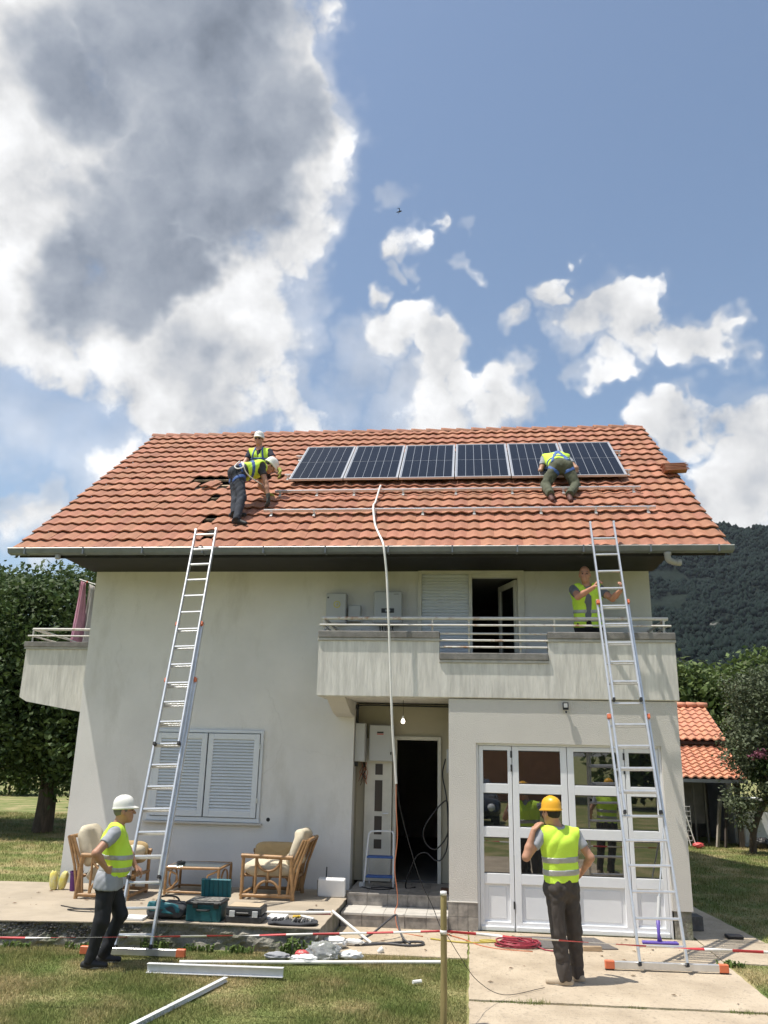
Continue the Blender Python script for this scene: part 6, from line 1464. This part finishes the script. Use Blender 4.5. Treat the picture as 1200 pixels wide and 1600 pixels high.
MB().box(3.2, 7.2, 14.9, 15.05, 0, 2.7).box(3.2, 3.35, 12, 15, 0, 1.9).box(7.05, 7.2, 13.0, 15, 0, 2.4).build('wall', m_shedwall, shed)
for x in (3.4, 5.1, 6.95): MB().box(x, x + .12, 11.85, 11.97, 0, 1.66).build('post', m_wood_d, shed)
for x in (5.75, 6.05, 6.35): MB().box(x, x + .04, 12.6, 12.64, 0, 1.9).build('stud', m_shedwall, shed)
MB().box(5.6, 6.4, 12.9, 12.95, .5, 1.7).build('inner_panel', m_shedwall, shed)
tag(MB().beam((6.35, 11.75, .0), (6.62, 12.1, 1.25), .04, .16).build('leaning_plank', material('grey_plank', (.30, .27, .23), .9, .2, 5), None), 'grey plank leaning at the open front of the shed', 'plank')
tag(MB().beam((6.55, 11.75, .0), (6.75, 12.1, 1.0), .04, .14).build('leaning_plank', m_wood_d, None), 'dark plank leaning behind the grey plank at the shed', 'plank')
cg = empty('wire_trolley', (5.35, 11.7, 0), 'wire mesh trolley with two long handles inside the shed front', 'trolley')
mb = MB()
for k in range(9): mb.tube([(5.05 + k * .085, 11.75, .15), (5.05 + k * .085, 11.75, 1.0)], .007, 5)
for k in range(8): mb.tube([(5.05, 11.75, .15 + k * .12), (5.73, 11.75, .15 + k * .12)], .007, 5)
mb.build('mesh_panel', m_alu_dull, cg); MB().tube([(5.40, 11.6, 1.05), (5.62, 11.5, .05)], .014, 6).build('handle', m_pvc_white, cg); MB().tube([(5.50, 11.6, 1.05), (5.75, 11.5, .05)], .014, 6).build('handle', m_pvc_white, cg)
wc = empty('white_cupboard', (7.8, 12.4, 0), 'old white cupboard standing at the end of the shed under the tree', 'cupboard')
MB().box(7.15, 8.6, 12.3, 12.9, .0, 1.22).build('carcass', m_white, wc, bevel=.01)
for x in (7.2, 7.9): MB().box(x + .02, x + .66, 12.27, 12.298, .08, .86).build('door', m_white, wc, bevel=.008)
MB().box(7.22, 8.55, 12.27, 12.298, .9, 1.16).build('dark_window', m_glass, wc)
crumple((5.78, 11.4, .03), .16, .12, .07, 31, m_redbag, 'red plastic scrap in the grass at the front of the shed', 'red_scrap', 'scrap')
crumple((7.45, 11.7, .03), .26, .18, .16, 32, m_black, 'black plastic sack lying in the grass by the white cupboard', 'black_sack', 'sack')
tag(slab([(2.84, .55), (3.05, .6), (3.03, .85), (2.86, .82)], .02, .19, 'rubble_stone', m_stone, None), 'dark broken stone on the side path at the house corner', 'stone')
tag(MB().box(3.22, 3.42, .15, .30, .02, .06).build('black_block', m_black, None, bevel=.01), 'small black block on the side path next to the house', 'block')
# bird in the sky
m_bird = material('dark_bird', (.02, .02, .022), .8)
S = Sdf(); bp_ = A(-2.99, 20, 25.89); S.cap(bp_ + A(-.07, 0, .0), bp_ + A(.06, -.02, .02), .025, .03, k=.02); S.cap(bp_ + A(.06, -.02, .02), bp_ + A(.11, -.03, .03), .022, .012, k=.02); S.cap(bp_ + A(-.07, 0, 0), bp_ + A(-.16, .02, -.01), .02, .008, k=.02)
for s in (-1, 1):
    S.cap(bp_ + A(.02, 0, .01), bp_ + A(.0, s * .12, .10), .02, .016, k=.02); S.cap(bp_ + A(.0, s * .12, .10), bp_ + A(-.10, s * .27, .04 + .04 * s), .016, .006, k=.02)
v, f = S.mesh(.011); bd = mesh_obj('bird', v, f, m_bird, None, True); tag(bd, 'small dark bird flying in the blue sky', 'bird')

# ================================================================== MOUNTAIN
def mountain():
    xs = np.concatenate([np.linspace(-2600, 100, 28), np.linspace(108, 760, 150), np.linspace(800, 3000, 22)])
    ys = np.concatenate([np.linspace(330, 1500, 235), np.linspace(1540, 3000, 14)])
    X, Y = np.meshgrid(xs, ys, indexing='ij')
    prof = np.interp(X, [-2600, -900, -300, 60, 180, 300, 395, 470, 620, 900, 3000], [60, 90, 120, 215, 262, 305, 329, 330, 318, 330, 250])
    t = np.clip((Y - 340) / 860, 0, 1.25); rise = np.where(t < 1, t ** 1.15 * (1.05 - .05 * t), 1 - .15 * (t - 1))
    Z = prof * rise
    n = 0
    for (fx, fy, a, p) in ((.011, .009, 13, .3), (.023, -.017, 8, 1.2), (-.041, .033, 4.5, 2.0), (.06, .07, 2.6, .7)): n = n + a * np.sin(X * fx + Y * fy + p + 1.1 * np.sin(X * fy * 1.3 - Y * fx))
    Z = Z + n * np.clip(t * 1.6, 0, 1) * .8
    r = np.random.default_rng(3)
    Z = Z + r.uniform(0, 5.5, Z.shape) * (np.abs(X - 430) < 340) * (Y < 1300) - 6
    nx, ny = X.shape; v = np.stack([X, Y, Z], -1).reshape(-1, 3); i = np.arange(nx * ny).reshape(nx, ny)
    f = np.stack([i[:-1, :-1], i[1:, :-1], i[1:, 1:], i[:-1, 1:]], -1).reshape(-1, 4)
    m = material('cloud_shaded_slope', (0.008, 0.014, 0.011), 0.95, vscale=.035, col2=(0.014, 0.021, 0.015), detail=8, bump=2.5, bscale=.12, stain=((0.30, 0.29, 0.27), .012, .655, .70, (1, 1, 1.6)), spec=.1)  # very dark base colour holds the cloud's shadow over the mountain
    o = mesh_obj('mountain', v, f, m, None, True); tag(o, 'forested mountain with pale rock scars behind the house', 'mountain', kind='structure')
    # the wood that covers the slope
    r = np.random.default_rng(8); n = 32000
    px = r.uniform(150, 640, n); py = 420 + 900 * r.uniform(0, 1, n) ** .85
    ix = np.clip(np.searchsorted(xs, px), 1, nx - 1); iy = np.clip(np.searchsorted(ys, py), 1, ny - 1); pz = Z[ix, iy]
    rk = np.sin(px * .031 + 2 * np.sin(py * .012)) * np.sin(py * .027 + 1.5 * np.sin(px * .017)); keep = rk < .62; px, py, pz = px[keep], py[keep], pz[keep]; n = len(px)
    oc = np.array([[1, 0, 0], [-.5, .87, 0], [-.5, -.87, 0], [.55, .32, .75], [-.55, .4, .7], [0, -.6, .8], [0, 0, 1.15], [0, 0, -.6]])
    tf_ = np.array([[0, 3, 5], [0, 1, 3], [1, 4, 3], [1, 2, 4], [2, 5, 4], [2, 0, 5], [3, 4, 6], [4, 5, 6], [5, 3, 6], [1, 0, 7], [2, 1, 7], [0, 2, 7]])
    rad = r.uniform(1.8, 4.4, n); V = oc[None] * (1 + r.uniform(-.25, .25, (n, 8, 1))) * rad[:, None, None] * np.array([1, 1, 1.15]) + np.stack([px, py, pz + 2.5], -1)[:, None]
    F = (tf_[None] + 8 * np.arange(n)[:, None, None]).reshape(-1, 3)
    o = mesh_obj('forest', V.reshape(-1, 3), F, material('cloud_shaded_crowns', (0.008, 0.0155, 0.0125), .95, rnd=.2, spec=.1), None); tag(o, 'dense forest covering the mountain slope, cloud shadow in its colour', 'forest', kind='stuff')  # crowns carry the same cloud shadow in their dark colour
mountain()
# ================================================================== WHAT THE GARAGE PANES REFLECT (behind the camera)
nb = empty('neighbour_house', (1.2, -31, 0), 'brown house across the road, reflected in the upper garage panes', 'house')
m_brown = material('brown_render', (0.50, 0.24, 0.14), .9, .1, 2)
MB().box(-4, 5.0, -38, -31, 0, 6.2).build('wall', m_brown, nb); MB().prism([(-4.6, 6.2), (5.6, 6.2), (.5, 9.2)], 1, -38.5, -30.4).build('roof', m_tile, nb)
for x in (-2.6, .2, 2.9):
    w_ = MB().box(x, x + 1.1, -31.0 + .002, -30.95, 3.6, 5.0).build('window', m_white, nb); MB().box(x + .07, x + 1.03, -30.949, -30.94, 3.67, 4.93).build('pane', m_glass, w_)
for i, (x, y, h_) in enumerate(((8.5, -28, 7.5), (13, -26, 8), (18, -27, 8.5), (-8, -29, 7.5), (-13, -28, 8), (24, -28, 8))):
    tree('roadside_tree', (x, y, 0), ([(0, 0, -.1), (0, 0, 1.5), (.1, 0, 3)], .22, .12), [], [((x, y, h_ * .56), (2.9, 2.4, h_ * .44)), ((x + 1, y + .4, h_ * .4), (2.2, 2, h_ * .3)), ((x - 1, y + .6, h_ * .38), (2.2, 1.8, h_ * .33))], 40, 4200, .26, m_leaf_l,
         ['roadside tree reflected in the garage panes beside the ladder', 'second roadside tree along, reflected in the end garage pane', 'third roadside tree along the road behind the camera', 'roadside tree on the near side of the brown house', 'roadside tree past the brown house, farther along', 'last roadside tree along the road behind the camera'][i], 80 + i, .3, 'roadside trees reflected in the garage panes')
car = empty('parked_car', (.1, -16.4, 0), 'dark parked car facing the house, reflected in the lower garage panes', 'car')
m_car = material('dark_car_paint', (.012, .014, .018), .2, spec=.7)
def car_body():
    sec = [(-18.55, .55, .80, .66), (-18.3, .35, .95, .80), (-17.6, .28, 1.0, .84), (-17.1, .27, 1.42, .80), (-16.2, .27, 1.46, .82), (-15.5, .27, 1.02, .85), (-14.9, .28, .94, .84), (-14.45, .34, .82, .78), (-14.3, .42, .62, .66)]
    v = []; f = []; n = 12
    for (y, zb, zt, hw) in sec:
        for k in range(n):
            a = 2 * math.pi * k / n + math.pi / n; cx = math.copysign(abs(math.cos(a)) ** .5, math.cos(a)); cz = math.copysign(abs(math.sin(a)) ** .6, math.sin(a))
            tp = 1.0 if not (zt > 1.2 and cz > .2) else .80
            v.append((.1 + cx * hw * tp, y, (zb + zt) / 2 + cz * (zt - zb) / 2))
    for i in range(len(sec) - 1):
        for k in range(n): a = i * n + k; b = i * n + (k + 1) % n; f.append((a, b, b + n, a + n))
    f.append(tuple(range(n))); f.append(tuple((len(sec) - 1) * n + k for k in range(n)))
    MB().add(v, f).build('body', m_car, car, smooth=True)
    for s in (-1, 1):
        MB().lathe((.1 + s * .52, -14.34, .66), [(.12, 0), (.10, .04), (.01, .055)], 14, (0, 1, .2)).build('headlight', material('headlight_glass', (.75, .77, .8), .1, spec=.8), car, smooth=True)
        for y in (-17.7, -15.05):
            w_ = MB().lathe((.1 + s * .68, y, .32), [(.20, -.1), (.31, -.1), (.32, 0), (.31, .1), (.20, .1)], 20, (1, 0, 0)).build('wheel', m_black, car, auto=40)
            MB().lathe((.1 + s * .78, y, .32), [(.19, 0), (.16, .01 * s), (.02, .012 * s)], 16, (1, 0, 0)).build('rim', m_alu, w_)
    MB().box(-.35, .55, -14.30, -14.27, .42, .56).build('grille', m_black, car)
    MB().add([(-.52, -15.45, 1.04), (.72, -15.45, 1.04), (.60, -16.1, 1.42), (-.40, -16.1, 1.42)], [(0, 1, 2, 3)]).build('windscreen', m_glass, car)
car_body()

# ================================================================== HAZE
def haze():
    m = bpy.data.materials.new('summer_haze'); m.use_nodes = True; nt = m.node_tree; nt.nodes.clear()
    out = nt.nodes.new('ShaderNodeOutputMaterial'); v = nt.nodes.new('ShaderNodeVolumePrincipled'); v.inputs['Color'].default_value = (.78, .88, 1, 1); v.inputs['Density'].default_value = 0.00005
    v.inputs['Anisotropy'].default_value = 0.2; nt.links.new(v.outputs[0], out.inputs['Volume'])
    o = MB().box(-6100, 6100, -6100, 6100, -2, 400).build('haze', m); tag(o, 'thin summer haze in the air in front of the mountain', 'haze', kind='stuff')
haze()
